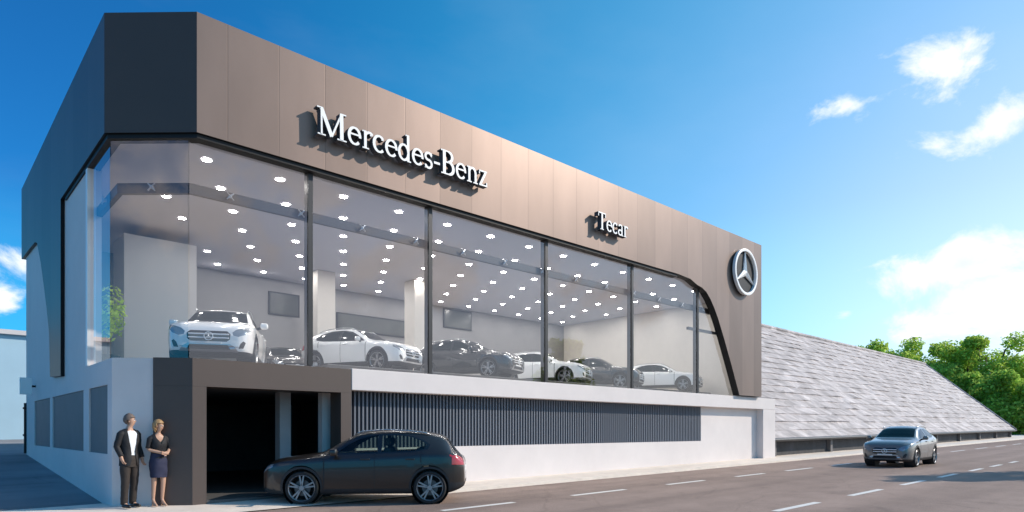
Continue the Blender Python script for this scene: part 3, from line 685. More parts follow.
def section(x):
    w_, zb, zB, zR, wR, zT = ww(x), zb_(x), zbelt(x), zr(x), wr(x), zt(x)
    wB = w_*(.945 if x > .3 else .90+.15*x); zm = zb + (zB-zb)*.50
    pts = [(0,zb),(.45*w_,zb),(.84*w_,zb+.012),(.945*w_,zb+.06),(.98*w_,zb+.45*(zm-zb)),(w_,zm),(.997*w_,zm+.55*(zB-zm)),(.985*w_,zB-.055*min(1,x*4+.2)),(wB,zB)]
    for t, bl in ((.25,.014),(.5,.02),(.75,.014)):
        pts.append((wB+(wR-wB)*t+bl*min(1, max(0, (zR-zB)*3)), zB+(zR-zB)*t))
    pts.append((wR, zR)); hT = zT-zR
    for t, u in ((.88,.40),(.70,.68),(.45,.88),(.22,.97)): pts.append((wR*t, zR+hT*u))
    pts.append((0, zT))
    # one smoothing subdivision keeps creases soft
    out = []
    for i in range(len(pts)-1):
        p0, p1, p2, p3 = pts[max(i-1,0)], pts[i], pts[i+1], pts[min(i+2,len(pts)-1)]
        out.append(p1); out.append(tuple((-p0[k]+9*p1[k]+9*p2[k]-p3[k])/16 for k in (0,1)))
    out.append(pts[-1]); return out
XS = [0,.008,.018,.03,.048,.07,.1,.14,.19,.25,.32,.4]+[.4+.075*i for i in range(1,48)]+[4.0,4.06,4.12,4.17,4.22,4.27,4.31,4.345,4.37,4.39,4.405,4.415,4.42]
def body_bmesh():
    bm = bmesh.new(); rows = []
    for x in XS:
        s = section(x); n = len(s)
        row = [bm.verts.new((x, y, z)) for y, z in s] + [None]*0
        mir = [row[0]] + [bm.verts.new((x, -y, z)) for y, z in s[1:-1]] + [row[-1]]
        rows.append((row, mir))
    for (a, am), (b, bmr) in zip(rows, rows[1:]):
        for i in range(len(a)-1):
            bm.faces.new((a[i], b[i], b[i+1], a[i+1])); bm.faces.new((am[i], am[i+1], bmr[i+1], bmr[i]))
    for (a, am), fl in ((rows[0], 1), (rows[-1], 0)):
        for i in range(len(a)-1):
            vs = []
            for v in (a[i], a[i+1], am[i+1], am[i]):
                if v not in vs: vs.append(v)
            bm.faces.new(vs if fl else vs[::-1])
    bmesh.ops.recalc_face_normals(bm, faces=bm.faces); return bm
def cut(bm, poly, ax, flt):
    """slice the shell along the outline (seen along one axis) and return the faces inside"""
    i, j = ax; k = 3-i-j
    lo = [min(p[q] for p in poly)-1e-4 for q in (0,1)]; hi = [max(p[q] for p in poly)+1e-4 for q in (0,1)]
    def near():
        out = []
        for f in bm.faces:
            us = [v.co[i] for v in f.verts]; vs = [v.co[j] for v in f.verts]
            if max(us) < lo[0] or min(us) > hi[0] or max(vs) < lo[1] or min(vs) > hi[1]: continue
            if flt(f): out.append(f)
        return out
    n = len(poly)
    for q in range(n):
        a, b = poly[q], poly[(q+1)%n]; no = Vector((0,0,0)); no[i] = b[1]-a[1]; no[j] = -(b[0]-a[0])
        co = Vector((0,0,0)); co[i] = a[0]; co[j] = a[1]
        fs_ = near(); geo = set(fs_)
        for f in fs_: geo.update(f.verts); geo.update(f.edges)
        bmesh.ops.bisect_plane(bm, geom=list(geo), dist=1e-6, plane_co=co, plane_no=no.normalized())
    res = []
    for f in near():
        c = f.calc_center_median()
        if sel_poly((c[i], c[j]), poly): res.append(f)
    return res
def take(bm, faces, name, m, parent, push=0.0, smooth=True):
    """move faces out of the shell into a part of their own"""
    if not faces: return None
    mb = bmesh.new(); mp = {}
    for f in faces:
        vs = []
        for v in f.verts:
            if v not in mp: mp[v] = mb.verts.new(v.co + v.normal*push)
            vs.append(mp[v])
        mb.faces.new(vs)
    bmesh.ops.delete(bm, geom=list(faces), context='FACES')
    me = bpy.data.meshes.new(name); mb.to_mesh(me); mb.free(); me.materials.append(m)
    if smooth: me.shade_smooth()
    o = bpy.data.objects.new(name, me); C.objects.link(o); o.parent = parent; return o
def circ(cx, cz, r, n=28): return [(cx+r*math.cos(2*math.pi*k/n), cz+r*math.sin(2*math.pi*k/n)) for k in range(n)]
AX_F, AX_R, WR_ = .88, 3.575, .352
def rounded(mb, a, b, M=None, bev=.05):
    t = bmesh.new(); q = MB(); q.bm.free(); q.bm = t; q.box(a, b, M)
    bmesh.ops.bevel(t, geom=t.edges[:], offset=bev, segments=3, affect='EDGES', profile=.5)
    me = bpy.data.meshes.new('x'); t.to_mesh(me); t.free(); mb.bm.from_mesh(me); bpy.data.meshes.remove(me); return mb
def wheel(parent, x, s, alloy):
    yo, yi = s*.895, s*.66
    w_ = bpy.data.objects.new('wheel', None); C.objects.link(w_); w_.parent = parent; w_.location = (x, 0, WR_)
    prof = [(.255, yi), (.31, yi), (.338, yi+s*.012), (WR_, yi+s*.05), (WR_, yo-s*.05), (.340, yo-s*.012), (.325, yo), (.292, yo-s*.004), (.283, yo-s*.02)]
    MB().lathe(prof, (0,0,0), 36).build('tyre', M['tyre'], w_, smooth=True)
    mb = MB(); mb.lathe([(.286, yo-s*.012), (.277, yo-s*.004), (.264, yo-s*.02), (.258, yi)], (0,0,0), 36)
    for k in range(5):
        for dlt in (-.16, .16):
            a = 2*math.pi*k/5 + math.pi/2
            c0 = Vector((math.cos(a+dlt*.55)*.05, 0, math.sin(a+dlt*.55)*.05)); c1 = Vector((math.cos(a+dlt)*.270, 0, math.sin(a+dlt)*.270))
            d = (c1-c0).normalized(); t = Vector((-d.z, 0, d.x)); ya, yb = yo-s*.028, yo-s*.06
            pr = [(c0-t*.017, c0+t*.017, c1+t*.015, c1-t*.015)][0]
            A = [mb.bm.verts.new(p+Vector((0, ya, 0))) for p in pr]; B = [mb.bm.verts.new(p+Vector((0, yb, 0))) for p in pr]
            for i in range(4): mb.bm.faces.new((A[i], A[(i+1)%4], B[(i+1)%4], B[i]))
            mb.bm.faces.new(A); mb.bm.faces.new(B[::-1])
    mb.cyl((0, yo-s*.065, 0), (0, yo-s*.022, 0), .062, .05, 18)
    mb.build('rim', alloy, w_)
    MB().cyl((0, yo-s*.12, 0), (0, yo-s*.10, 0), .17, n=24).build('brake_disc', M['disc'], w_)
    return w_
def make_car(name, label, paint_m, see_through=True, alloy=None, group=None, chrome_grille=True, bars=2, far=False):
    root = thing(name, label, 'car', group=group); alloy = alloy or M['alloy_dark']
    shell = bpy.data.objects.new('shell_pivot', None)      # replaced below: parts hang on the root, front towards -x
    bpy.data.objects.remove(shell)
    bm = body_bmesh()
    up = lambda f: f.calc_center_median().z
    side = lambda f: abs(f.normal.y) > .30
    sideL = lambda sg: (lambda f: side(f) and f.calc_center_median().y*sg > 0)
    glass = M['carglass'] if see_through else M['darkglass']
    parts = []
    def tk(*a, **k):
        o = take(bm, *a, **k)
        if o: parts.append(o)
        return o
    # wheel openings
    for ax in (AX_F, AX_R):
        for sg in (1, -1):
            lim = lambda f, sg=sg: f.calc_center_median().y*sg > .60 and f.calc_center_median().z < .86
            fc = cut(bm, circ(ax, WR_+.01, .445), (0,2), lim)
            inner = [f for f in cut(bm, circ(ax, WR_+.01, .398), (0,2), lim)]
            bmesh.ops.delete(bm, geom=inner, context='FACES')
            ring = [f for f in bm.faces if lim(f) and math.hypot(f.calc_center_median().x-ax, f.calc_center_median().z-WR_-.01) < .445]
            tk(ring, 'arch_cladding', M['plastic'], root, push=.006)
    for sg in (1, -1):
        fc = cut(bm, [(1.30,.10),(3.16,.10),(3.16,.335),(1.30,.335)], (0,2), lambda f, sg=sg: f.calc_center_median().y*sg > .5)
        tk(fc, 'sill_cladding', M['plastic'], root, push=.004)
    # side glazing inside a gloss black surround
    sur = [(1.42,1.005),(1.56,1.09),(1.78,1.21),(2.05,1.335),(2.4,1.398),(2.9,1.400),(3.2,1.365),(3.44,1.285),(3.58,1.195),(3.52,1.105),(3.2,1.055),(2.3,1.022)]
    w1 = [(1.60,1.035),(1.80,1.175),(2.08,1.31),(2.36,1.373),(2.46,1.375),(2.46,1.05)]
    w2 = [(2.55,1.055),(2.55,1.377),(2.9,1.376),(3.17,1.345),(3.40,1.265),(3.50,1.19),(3.44,1.115),(3.2,1.075)]
    flt = lambda sg: (lambda f: f.calc_center_median().y*sg > .45 and 1.0 < f.calc_center_median().z+.03 < 1.45 and 1.3 < f.calc_center_median().x < 3.95)
    for sg in (1, -1):
        for wn in (w1, w2): tk(cut(bm, wn, (0,2), flt(sg)), 'side_window', glass, root, push=-.004)
        tk(cut(bm, sur, (0,2), flt(sg)), 'window_surround', M['gloss_black'], root, push=.001)
    # windscreen and rear window, looking along the car
    wf = lambda f: 1.2 < f.calc_center_median().x < 2.12 and f.normal.z > .3
    tk(cut(bm, [(-.66,1.075),(-.50,1.062),(.50,1.062),(.66,1.075),(.565,1.385),(.45,1.405),(-.45,1.405),(-.565,1.385)], (1,2), wf), 'windscreen', glass, root, push=-.003)
    rf = lambda f: f.calc_center_median().x > 3.8 and f.normal.x > .3
    tk(cut(bm, [(-.56,1.06),(.56,1.06),(.49,1.30),(-.49,1.30)], (1,2), rf), 'rear_window', glass, root, push=-.003)
    # front: lamps, grille, intake, corner vents, skid plate
    ff = lambda f: f.calc_center_median().x < .85 and f.normal.x < -.05
    grp = [(-.43,.555),(-.36,.505),(.36,.505),(.43,.555),(.44,.665),(.37,.725),(-.37,.725),(-.44,.665)]
    tk(cut(bm, grp, (1,2), lambda f: f.calc_center_median().x < .3), 'grille', M['gloss_black'], root, push=-.012)
    for sg in (1, -1):
        hl = [(sg*y, z) for y, z in ((.475,.70),(.50,.635),(.60,.615),(.74,.67),(.835,.775),(.815,.835),(.70,.815),(.55,.765))]
        tk(cut(bm, hl, (1,2), lambda f, sg=sg: ff(f) and f.calc_center_median().y*sg > 0), 'headlight', M['lens'], root, push=-.004)
        vt = [(sg*y, z) for y, z in ((.60,.36),(.70,.37),(.745,.50),(.70,.53),(.64,.47))]
        tk(cut(bm, vt, (1,2), lambda f, sg=sg: ff(f) and f.calc_center_median().y*sg > 0 and f.calc_center_median().x < .5), 'corner_vent', M['plastic'], root, push=-.006)
    tk(cut(bm, [(-.44,.335),(.44,.335),(.38,.435),(-.38,.435)], (1,2), lambda f: f.calc_center_median().x < .3), 'lower_intake', M['plastic'], root, push=-.01)
    tk(cut(bm, [(-.60,.285),(.60,.285),(.52,.40),(.42,.46),(-.42,.46),(-.52,.40)], (1,2), lambda f: f.calc_center_median().x < .35 and f.normal.x < -.1), 'skid_plate', M['alloy'], root, push=.004)
    tk(cut(bm, [(-.9,.15),(.9,.15),(.9,.30),(-.9,.30)], (1,2), lambda f: f.calc_center_median().x < .46), 'front_lip', M['plastic'], root, push=.004)
    # tail
    for sg in (1, -1):
        tl = [(sg*y, z) for y, z in ((.42,.90),(.42,.84),(.62,.80),(.90,.815),(.90,.985),(.70,.985),(.55,.945))]
        tk(cut(bm, tl, (1,2), lambda f, sg=sg: f.calc_center_median().x > 4.03 and f.calc_center_median().y*sg > .2 and f.calc_center_median().z < .998), 'tail_light', M['redlens'], root, push=.006)
    tk(cut(bm, [(-.9,.1),(.9,.1),(.9,.46),(-.9,.46)], (1,2), lambda f: f.calc_center_median().x > 4.0), 'rear_skirt', M['plastic'], root, push=.004)
    # doors are panels of their own with dark shut lines round them
    for sg in (1, -1):
        fd = lambda f, sg=sg: f.calc_center_median().y*sg > .6 and .3 < f.calc_center_median().z < 1.07
        d1 = [(1.36,.345),(2.40,.345),(2.40,1.016),(1.45,.975),(1.36,.80)]
        d2 = [(2.415,.345),(3.10,.345),(3.20,.52),(3.34,.80),(3.38,1.055),(2.415,1.018)]
        for dp in (d1, d2):
            door = tk(cut(bm, dp, (0,2), fd), 'door', paint_m, root)
            xa = 2.22 if dp is d1 else 3.17
            mb = MB(); y0 = sg*.893
            rounded(mb, (xa-.11, min(y0, y0+sg*.035), .905), (xa+.09, max(y0, y0+sg*.035), .935), bev=.01); mb.build('door_handle', paint_m, door, smooth=True)
        for xa, za, zb2 in ((1.348,.345,.98),(2.4075,.345,1.015),(3.385,.86,1.05)):
            strip = [(xa-.012,za),(xa+.012,za),(xa+.012,zb2),(xa-.012,zb2)]
            tk(cut(bm, strip, (0,2), fd), 'shut_line', M['plastic'], root, push=-.004)
    me = bpy.data.meshes.new('body'); bm.to_mesh(me); bm.free(); me.materials.append(paint_m); me.shade_smooth()
    bo = bpy.data.objects.new('body', me); C.objects.link(bo); bo.parent = root; parts.append(bo)
    # wheel wells
    for ax in (AX_F, AX_R):
        for sg in (1, -1):
            MB().lathe([(.0, sg*.50), (.41, sg*.50), (.41, sg*.84)], (ax, 0, WR_+.01), 28).build('wheel_well', M['plastic'], root, recalc=False)
            w_ = wheel(root, ax, sg, alloy)
    # grille bars and small emblem
    for k in range(bars):
        z = .58+.075*k
        mb = MB(); rounded(mb, (-.022, -.41, z-.014), (.03, .41, z+.014), bev=.008); mb.build('grille_bar', M['chrome'], root)
    em_ = bpy.data.objects.new('grille_emblem', None); C.objects.link(em_); em_.parent = root; em_.location = (-.03, 0, .615); em_.rotation_euler = (0, 0, -math.pi/2)
    star(em_, .095, .02, 0, .016)
    # mirrors
    for sg in (1, -1):
        mb = MB(); rounded(mb, (1.50, min(sg*.92, sg*1.10), .985), (1.66, max(sg*.92, sg*1.10), 1.125), bev=.05); mr_ = mb.build('mirror', paint_m, root, smooth=True)
        mb = MB(); mb.cyl((1.60, sg*.82, .985), (1.58, sg*.95, 1.02), .03, n=8); mb.build('mirror_arm', M['plastic'], mr_)
        mb = MB(); mb.tube([(1.95, sg*.585, 1.40), (2.1, sg*.60, 1.462), (2.6, sg*.60, 1.495), (3.1, sg*.585, 1.475), (3.45, sg*.565, 1.435), (3.55, sg*.555, 1.40)], [.014]*6, 6); mb.build('roof_rail', M['alloy'], root, smooth=True)
    # plates, cabin
    mb = MB(); rounded(mb, (-.012, -.26, .455), (.02, .26, .50), bev=.005); mb.build('plate', M['plate'], root)
    mb = MB(); rounded(mb, (4.35, -.26, .66), (4.425, .26, .77), bev=.006); mb.build('plate', M['plate'], root)
    mb = MB(); rounded(mb, (1.35, -.74, .72), (1.75, .74, 1.03), bev=.06); mb.build('dashboard', M['seat'], root, smooth=True)
    if see_through:
        for (x, y) in ((2.15, .37), (2.15, -.37)):
            mb = MB(); rounded(mb, (x-.1, y-.24, .5), (x+.40, y+.24, .72), bev=.06)
            rounded(mb, (x+.30, y-.23, .62), (x+.46, y+.23, 1.16), Matrix.Translation((x+.3,0,.62)) @ Matrix.Rotation(R_(12),4,'Y') @ Matrix.Translation((-x-.3,0,-.62)), bev=.05)
            rounded(mb, (x+.42, y-.12, 1.17), (x+.52, y+.12, 1.33), bev=.04); mb.build('seat', M['seat'], root, smooth=True)
        mb = MB(); rounded(mb, (3.0, -.64, .5), (3.3, .64, .74), bev=.06); rounded(mb, (3.26, -.63, .62), (3.44, .63, 1.14), bev=.05); mb.build('rear_bench', M['seat'], root, smooth=True)
    # short tail behind the rear arch, upright cabin
    def tuck(o):
        if o.name.startswith('wheel') and o.data is None: return
        if o.data:
            for v in o.data.vertices:
                if v.co.x > 3.98: v.co.x = 3.98 + (v.co.x-3.98)*.76
                if v.co.z > .45 and o.name.split('.')[0] not in ('arch_cladding', 'wheel_well'): v.co.z = .45 + (v.co.z-.45)*(1.09 if v.co.z > .9 else 1+.09*(v.co.z-.45)/.45)
        for ch in o.children: tuck(ch)
    for ch in root.children: tuck(ch)
    # centre the car on its wheels
    for ch in root.children: ch.location.x -= 2.23
    return root
def place(car, x, y, z, heading, scale=1.0, pitch=0.0):
    car.location = (x, y, z); car.rotation_euler = (0, pitch, math.atan2(heading[1], heading[0]) + math.pi); car.scale = (scale,)*3
    return car
def recolour(src, swaps):
    """copy of a car in another colour: same shapes, other paint or glass"""
    c = copy_tree(src); done = {}
    def walk(o):
        if o.data and o.data.materials and o.data.materials[0] in swaps:
            if o.data not in done:
                done[o.data] = o.data.copy(); done[o.data].materials[0] = swaps[o.data.materials[0]]
            o.data = done[o.data]
        for ch in o.children: walk(ch)
    walk(c); return c
dark = make_car('parked_car', 'dark brown compact crossover turning across the pavement into the garage entrance', K['dark'], True, M['alloy_dark'])
pf = on_z(302, 505, gz(6)-.01); pr = on_z(430, 504.0, gz(8)-.02)
hd = (pf-pr).xy.normalized(); mid_ = (pf+pr)/2 + Vector((-hd.y, hd.x, 0))*(-.80)
sc_d = (pf-pr).xy.length/2.695
place(dark, mid_.x, mid_.y, gz(mid_.x)-.015, hd, sc_d)
def variant(name, label, paint_m, group=None):
    c = recolour(dark, {K['dark']: paint_m, M['carglass']: M['darkglass']}); c.name = name; c['label'] = label
    if group: c['group'] = group
    return c
silver = variant('driving_car', 'silver crossover driving along the open road', K['silver'])
ps = on_z(889, 467.5, gz(24)-.02)
place(silver, ps.x+1.75, ps.y+.1, gz(ps.x+2)-.02, (-1, -.03), .94)
IN = 'cars on show behind the glass'
wht = variant('display_car', 'white crossover facing out through the corner glass above the portal', K['white'], IN)
blk = variant('display_car', 'black car standing in front of the framed dark print', K['black'], IN)
place(wht, 5.50, 16.0, 2.86, (-.449, -.894), .95)
hd2 = Vector((.40, -.92))
def show(src, px, F, label, sc, h=hd2, z=3.225):
    p = at_depth(px, 400, F); place(src, p.x, p.y, z, h, sc); src['label'] = label; return src
show(copy_tree(wht), 360, 19.9, 'white crossover seen three-quarter above the start of the pale sill', .85)
show(copy_tree(wht), 543, 25.6, 'white car in the middle of the row, between two black cars', .84)
show(copy_tree(wht), 661, 29.4, 'white car at the far end of the row by the cream wall', .80)
show(copy_tree(blk), 598, 27.6, 'black car behind the nose of the middle white car', .84)
show(copy_tree(blk), 284, 20.5, 'black car deep inside, half hidden behind the corner white crossover', .80, Vector((-.2, -.98)), 2.86)
show(blk, 467, 22.3, 'black car standing in front of the framed dark print', .86)
# ---------------------------------------------------------------- neighbouring long shed with a big tiled roof
def tile_mat():
    m = mat('weathered_roof_tiles', (.5, .45, .43), .85)
    nt = m.node_tree; b = nt.nodes['Principled BSDF']; t = nd(nt, 'ShaderNodeTexCoord')
    mp = nd(nt, 'ShaderNodeMapping'); mp.inputs['Scale'].default_value = (.42, 1.6, .8); m0 = nd(nt, 'ShaderNodeMapping'); m0.inputs['Rotation'].default_value = (0, 0, .42)
    n = nd(nt, 'ShaderNodeTexNoise'); n.inputs['Scale'].default_value = 1.6; n.inputs['Detail'].default_value = 6; n.inputs['Roughness'].default_value = .6
    nt.links.new(t.outputs['Object'], m0.inputs[0]); nt.links.new(m0.outputs[0], mp.inputs[0]); nt.links.new(mp.outputs[0], n.inputs['Vector'])
    r = nd(nt, 'ShaderNodeValToRGB'); r.color_ramp.elements[0].position = .33; r.color_ramp.elements[0].color = (.32, .285, .275, 1); r.color_ramp.elements[1].position = .66; r.color_ramp.elements[1].color = (.62, .56, .54, 1)
    e = r.color_ramp.elements.new(.5); e.color = (.47, .42, .405, 1)
    nt.links.new(n.outputs['Fac'], r.inputs[0])
    n2 = nd(nt, 'ShaderNodeTexVoronoi'); n2.inputs['Scale'].default_value = 1.0; mp2 = nd(nt, 'ShaderNodeMapping'); mp2.inputs['Scale'].default_value = (1.1, 1.8, 1.8)
    nt.links.new(t.outputs['Object'], mp2.inputs[0]); nt.links.new(mp2.outputs[0], n2.inputs['Vector'])
    mr = nd(nt, 'ShaderNodeMapRange'); mr.inputs['To Min'].default_value = .82; mr.inputs['To Max'].default_value = 1.12
    sp = nd(nt, 'ShaderNodeSeparateColor'); nt.links.new(n2.outputs['Color'], sp.inputs[0]); nt.links.new(sp.outputs[0], mr.inputs['Value'])
    mx = nd(nt, 'ShaderNodeVectorMath', operation='MULTIPLY'); nt.links.new(r.outputs[0], mx.inputs[0]); nt.links.new(mr.outputs[0], mx.inputs[1]); nt.links.new(mx.outputs[0], b.inputs['Base Color'])
    return m
M['tiles'] = tile_mat()
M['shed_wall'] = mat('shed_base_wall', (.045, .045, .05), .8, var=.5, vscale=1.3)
M['stone'] = mat('grey_stone', (.16, .15, .15), .8, var=.15, vscale=1)
shed = thing('long_shed', 'long low shed under a huge pale weathered tile roof sweeping down to the street', 'building')
sx0, sx1, ye_, yr_, zr_ = 28.6, 85.7, 13.9, 22.25, 9.1
ze = lambda x: 1.10 + .0075*(x-30)
mb = MB(); NR = 19; NX = 96                       # courses step down like laid slabs, each with a wavy lip
def rp(x, v): y = ye_ + (yr_-ye_)*v; return Vector((x, y, ze(x) + (zr_-ze(x))*v))
for r in range(NR):
    v0, v1 = r/NR, (r+1)/NR; lip = .045
    rows = []
    for v, up in ((v0-.006, lip), (v0+.35/NR, lip*.72), (v1, .0)):
        row = []
        for k in range(NX+1):
            x = sx0 + (sx1-sx0)*k/NX; p = rp(x, max(v, -.01)); wv = noise.noise(Vector((x*.55, r*3.7, 0)))*.10 + noise.noise(Vector((x*1.9, r*7.1, 4)))*.05
            row.append(mb.bm.verts.new(p + Vector((0, -.66, .75))*(up*(1+wv*4) + (wv if up else 0)*.6)))
        rows.append(row)
    under = [mb.bm.verts.new(rp(sx0 + (sx1-sx0)*k/NX, max(v0-.006, -.01))) for k in range(NX+1)]
    for a, bb in ((under, rows[0]), (rows[0], rows[1]), (rows[1], rows[2])):
        for k in range(NX): mb.bm.faces.new((a[k], a[k+1], bb[k+1], bb[k]))
# far slope and gable ends
for y0, z0, y1, z1 in ((yr_, zr_, 2*yr_-ye_, 1.2),):
    mb.face([(sx0, y0, z0), (sx1, y0, z0), (sx1, y1, z1), (sx0, y1, z1)])
mb.build('roof', M['tiles'], shed, recalc=False)
mb = MB(); mb.tube([(sx0, yr_, zr_+.02), ((sx0+sx1)/2, yr_, zr_+.02), (sx1, yr_, zr_+.02)], [.17]*3, 8); mb.build('ridge_cap', M['tiles'], shed)
mb = MB(); mb.tube([(sx1, ye_-.1, ze(sx1)+.05), (sx1, yr_, zr_+.05)], [.07]*2, 8); mb.build('verge', M['tiles'], shed)
for x in (sx0+.1, sx1-.2):
    mb = MB(); mb.prism([(ye_+.35, -.2), (2*yr_-ye_-.3, -.2), (2*yr_-ye_-.3, 1.2), (yr_, zr_-.25), (ye_+.35, ze(x)+.05)], lambda y, z, x=x: (x, y, z), lambda y, z, x=x: (x+.15, y, z)); mb.build('gable_wall', M['stone'], shed)
mb = MB(); n = 1
mb.prism([(sx0+.26, -.2), (sx1-.21, -.2), (sx1-.21, ze(sx1)-.02), (sx0+.26, ze(sx0)-.02)], lambda x, z: (x, ye_+.36, z), lambda x, z: (x, ye_+.6, z)); mb.build('base_wall', M['shed_wall'], shed)
k = 0; x = sx0+1.5
while x < sx1-1:
    MB().box((x, ye_+.16, -.1), (x+.28, ye_+.355, ze(x)-.04)).build('pier', M['stone'], shed); x += 6.8
mb = MB(); mb.tube([(sx0+.1, ye_-.08, ze(sx0)-.06), (sx1, ye_-.08, ze(sx1)-.06)], [.09, .09], 8); mb.build('gutter', M['mull'], shed)
# pale building closing the far end of the side street
pb = thing('rendered_building', 'pale blue plain rendered building closing the far end of the side street', 'building')
M['paleblue'] = mat('pale_blue_render', (.42, .60, .70), .85, var=.05, vscale=.6)
hb = at_depth(12, 342, 34).z
MB().box((-16, 39.5, 0), (12, 50, hb)).build('wall', M['paleblue'], pb)
MB().box((-16.2, 39.3, hb+.002), (12.2, 50.2, hb+.22)).build('coping', M['white'], pb)
for x in (-9, -4.5): MB().box((x, 39.44, 2.4), (x+1.3, 39.497, 4.0)).build('window', M['darkglass'], pb)
# rainwater pipe and small blade sign near the back of the shaded wall
dp = on_x(28.2, 430, 2.93)
pipe = thing('downpipe', 'dark rainwater pipe running down the shaded white side wall', 'pipe', (2.87, dp.y, 0))
mb = MB(); mb.cyl((0, 0, rise(dp.y)+.02), (0, 0, 2.4), .06, n=10); mb.build('pipe', M['dark'], pipe)
for z in (1.3, 2.2): MB().box((-.08, -.08, z), (.1, .08, z+.06)).build('bracket', M['dark'], pipe)
bs = on_x(24.5, 386, 2.6)
bl = thing('blade_sign', 'small white square sign projecting from the far end of the side wall', 'sign', (2.9, bs.y, bs.z))
MB().box((-.42, -.03, -.26), (-.12, .03, .26)).build('sign_panel', M['letter'], bl, bevel=.01)
MB().box((-.12, -.02, -.03), (.06, .02, .03)).build('bracket', M['dark'], bl)
# ---------------------------------------------------------------- trees
M['leaf'] = None
def leaf_mat(name, col):
    m = bpy.data.materials.new(name); m.use_nodes = True; nt = m.node_tree; nt.nodes.clear()
    out = nd(nt, 'ShaderNodeOutputMaterial'); d = nd(nt, 'ShaderNodeBsdfDiffuse'); tr = nd(nt, 'ShaderNodeBsdfTranslucent'); mx = nd(nt, 'ShaderNodeMixShader'); mx.inputs[0].default_value = .55
    gi = nd(nt, 'ShaderNodeNewGeometry'); mr = nd(nt, 'ShaderNodeMapRange'); mr.inputs['To Min'].default_value = .55; mr.inputs['To Max'].default_value = 1.5
    nt.links.new(gi.outputs['Random Per Island'], mr.inputs['Value'])
    v = nd(nt, 'ShaderNodeVectorMath', operation='MULTIPLY'); v.inputs[0].default_value = col; nt.links.new(mr.outputs[0], v.inputs[1])
    nt.links.new(v.outputs[0], d.inputs[0]); nt.links.new(v.outputs[0], tr.inputs[0])
    nt.links.new(d.outputs[0], mx.inputs[1]); nt.links.new(tr.outputs[0], mx.inputs[2]); nt.links.new(mx.outputs[0], out.inputs[0]); return m
LEAF = [leaf_mat('bright_leaf', (.52, .66, .14)), leaf_mat('mid_leaf', (.46, .62, .12)), leaf_mat('deep_leaf', (.38, .55, .11))]
M['bark'] = mat('bark', (.09, .07, .05), .9, var=.3, vscale=6)
def tree(loc, H, Rr, seed, leaf, label, group, nl=4200, ls_=.42, base=.22, flat=1.0):
    rnd = random.Random(seed); t = thing('broadleaf_tree', label, 'tree', loc, group=group)
    mb = MB(); th = H*(base+.25); lean = (rnd.uniform(-.3, .3), rnd.uniform(-.3, .3))
    mb.tube([(0, 0, -.2), (lean[0]*.3, lean[1]*.3, th*.5), (lean[0], lean[1], th), (lean[0]*1.3, lean[1]*1.3, H*.78)], [H*.026, H*.02, H*.014, H*.005], 8)
    blobs = []
    for k in range(24):
        a = rnd.uniform(0, 6.28); rr = Rr*math.sqrt(rnd.uniform(.02, .75)); zz = H*rnd.uniform(base+.06, .92); taper = 1 - .55*max(0, (zz/H-.55)/.45)
        c = Vector((rr*math.cos(a)*taper, rr*math.sin(a)*taper, zz)); blobs.append((c, Rr*rnd.uniform(.26, .46)*taper))
        if k < 9: mb.tube([(lean[0]*.8, lean[1]*.8, th*rnd.uniform(.6, 1.1)), tuple(c*.6+Vector((0, 0, zz*.32))), tuple(c)], [H*.010, H*.007, H*.002], 6)
    mb.build('trunk', M['bark'], t, smooth=True)
    verts, faces = [], []
    for i in range(nl):
        c, br = blobs[rnd.randrange(len(blobs))]
        d = Vector((rnd.gauss(0, 1), rnd.gauss(0, 1), rnd.gauss(0, 1))).normalized(); r = br*(rnd.random()**.45)*(1+.25*noise.noise(d*2.3+c))
        p = c + Vector((d.x*r, d.y*r, d.z*r*.8*flat)); s = ls_*rnd.uniform(.5, 1.25)
        n = (d*.7+Vector((rnd.uniform(-1, 1), rnd.uniform(-1, 1), rnd.uniform(-.2, 1.2)))).normalized(); u = n.orthogonal().normalized(); v = n.cross(u)
        an = rnd.uniform(0, 6.28); u, v = u*math.cos(an)+v*math.sin(an), v*math.cos(an)-u*math.sin(an)
        b = len(verts); verts += [p-u*s*.5, p+v*s*.28+n*s*.08, p+u*s*.5, p-v*s*.28+n*s*.08]; faces.append((b, b+1, b+2, b+3))
    me = bpy.data.meshes.new('crown'); me.from_pydata([tuple(v) for v in verts], [], faces); me.materials.append(leaf)
    o = bpy.data.objects.new('crown', me); C.objects.link(o); o.parent = t; return t
TG = 'trees beyond the long shed'
for i, (px, py, F, Rr, lf, label) in enumerate((
    (880, 350, 92, 4.6, 0, 'small bright tree just peeping over the shed ridge'),
    (905, 345, 100, 5.0, 0, 'pale green loose tree rising behind the ridge end'),
    (935, 352, 104, 5.5, 1, 'rounded mid-green tree above the sloping roof verge'),
    (962, 344, 98, 5.5, 0, 'bright leafy tree over the middle of the roof verge'),
    (988, 344, 96, 6.0, 1, 'tallest broad tree at the end of the shed'),
    (1018, 356, 92, 5.0, 0, 'sunlit tree standing clear of the roof by the street'),
    (1002, 378, 86, 4.5, 2, 'low deep green tree filling the foot of the roof slope'),
    (1030, 386, 84, 5.0, 1, 'bushy street-side tree at the edge of the view'),
    (975, 380, 92, 4.5, 2, 'dark green bushy tree under the taller crowns'))):
    top = at_depth(px, py, F); tree((top.x, top.y, .5), (top.z-.4)*1.10, Rr*1.3, 20+i, LEAF[lf], label, TG, 12000, .52, .06)
sh_ = Vector((24.6, 3.2, .1)) + SUN*7.6
tree((sh_.x, sh_.y, .1), 7.4, 2.1, 77, LEAF[1], 'street tree across the road throwing a shadow over the lanes', None, 3800, .34, .42)
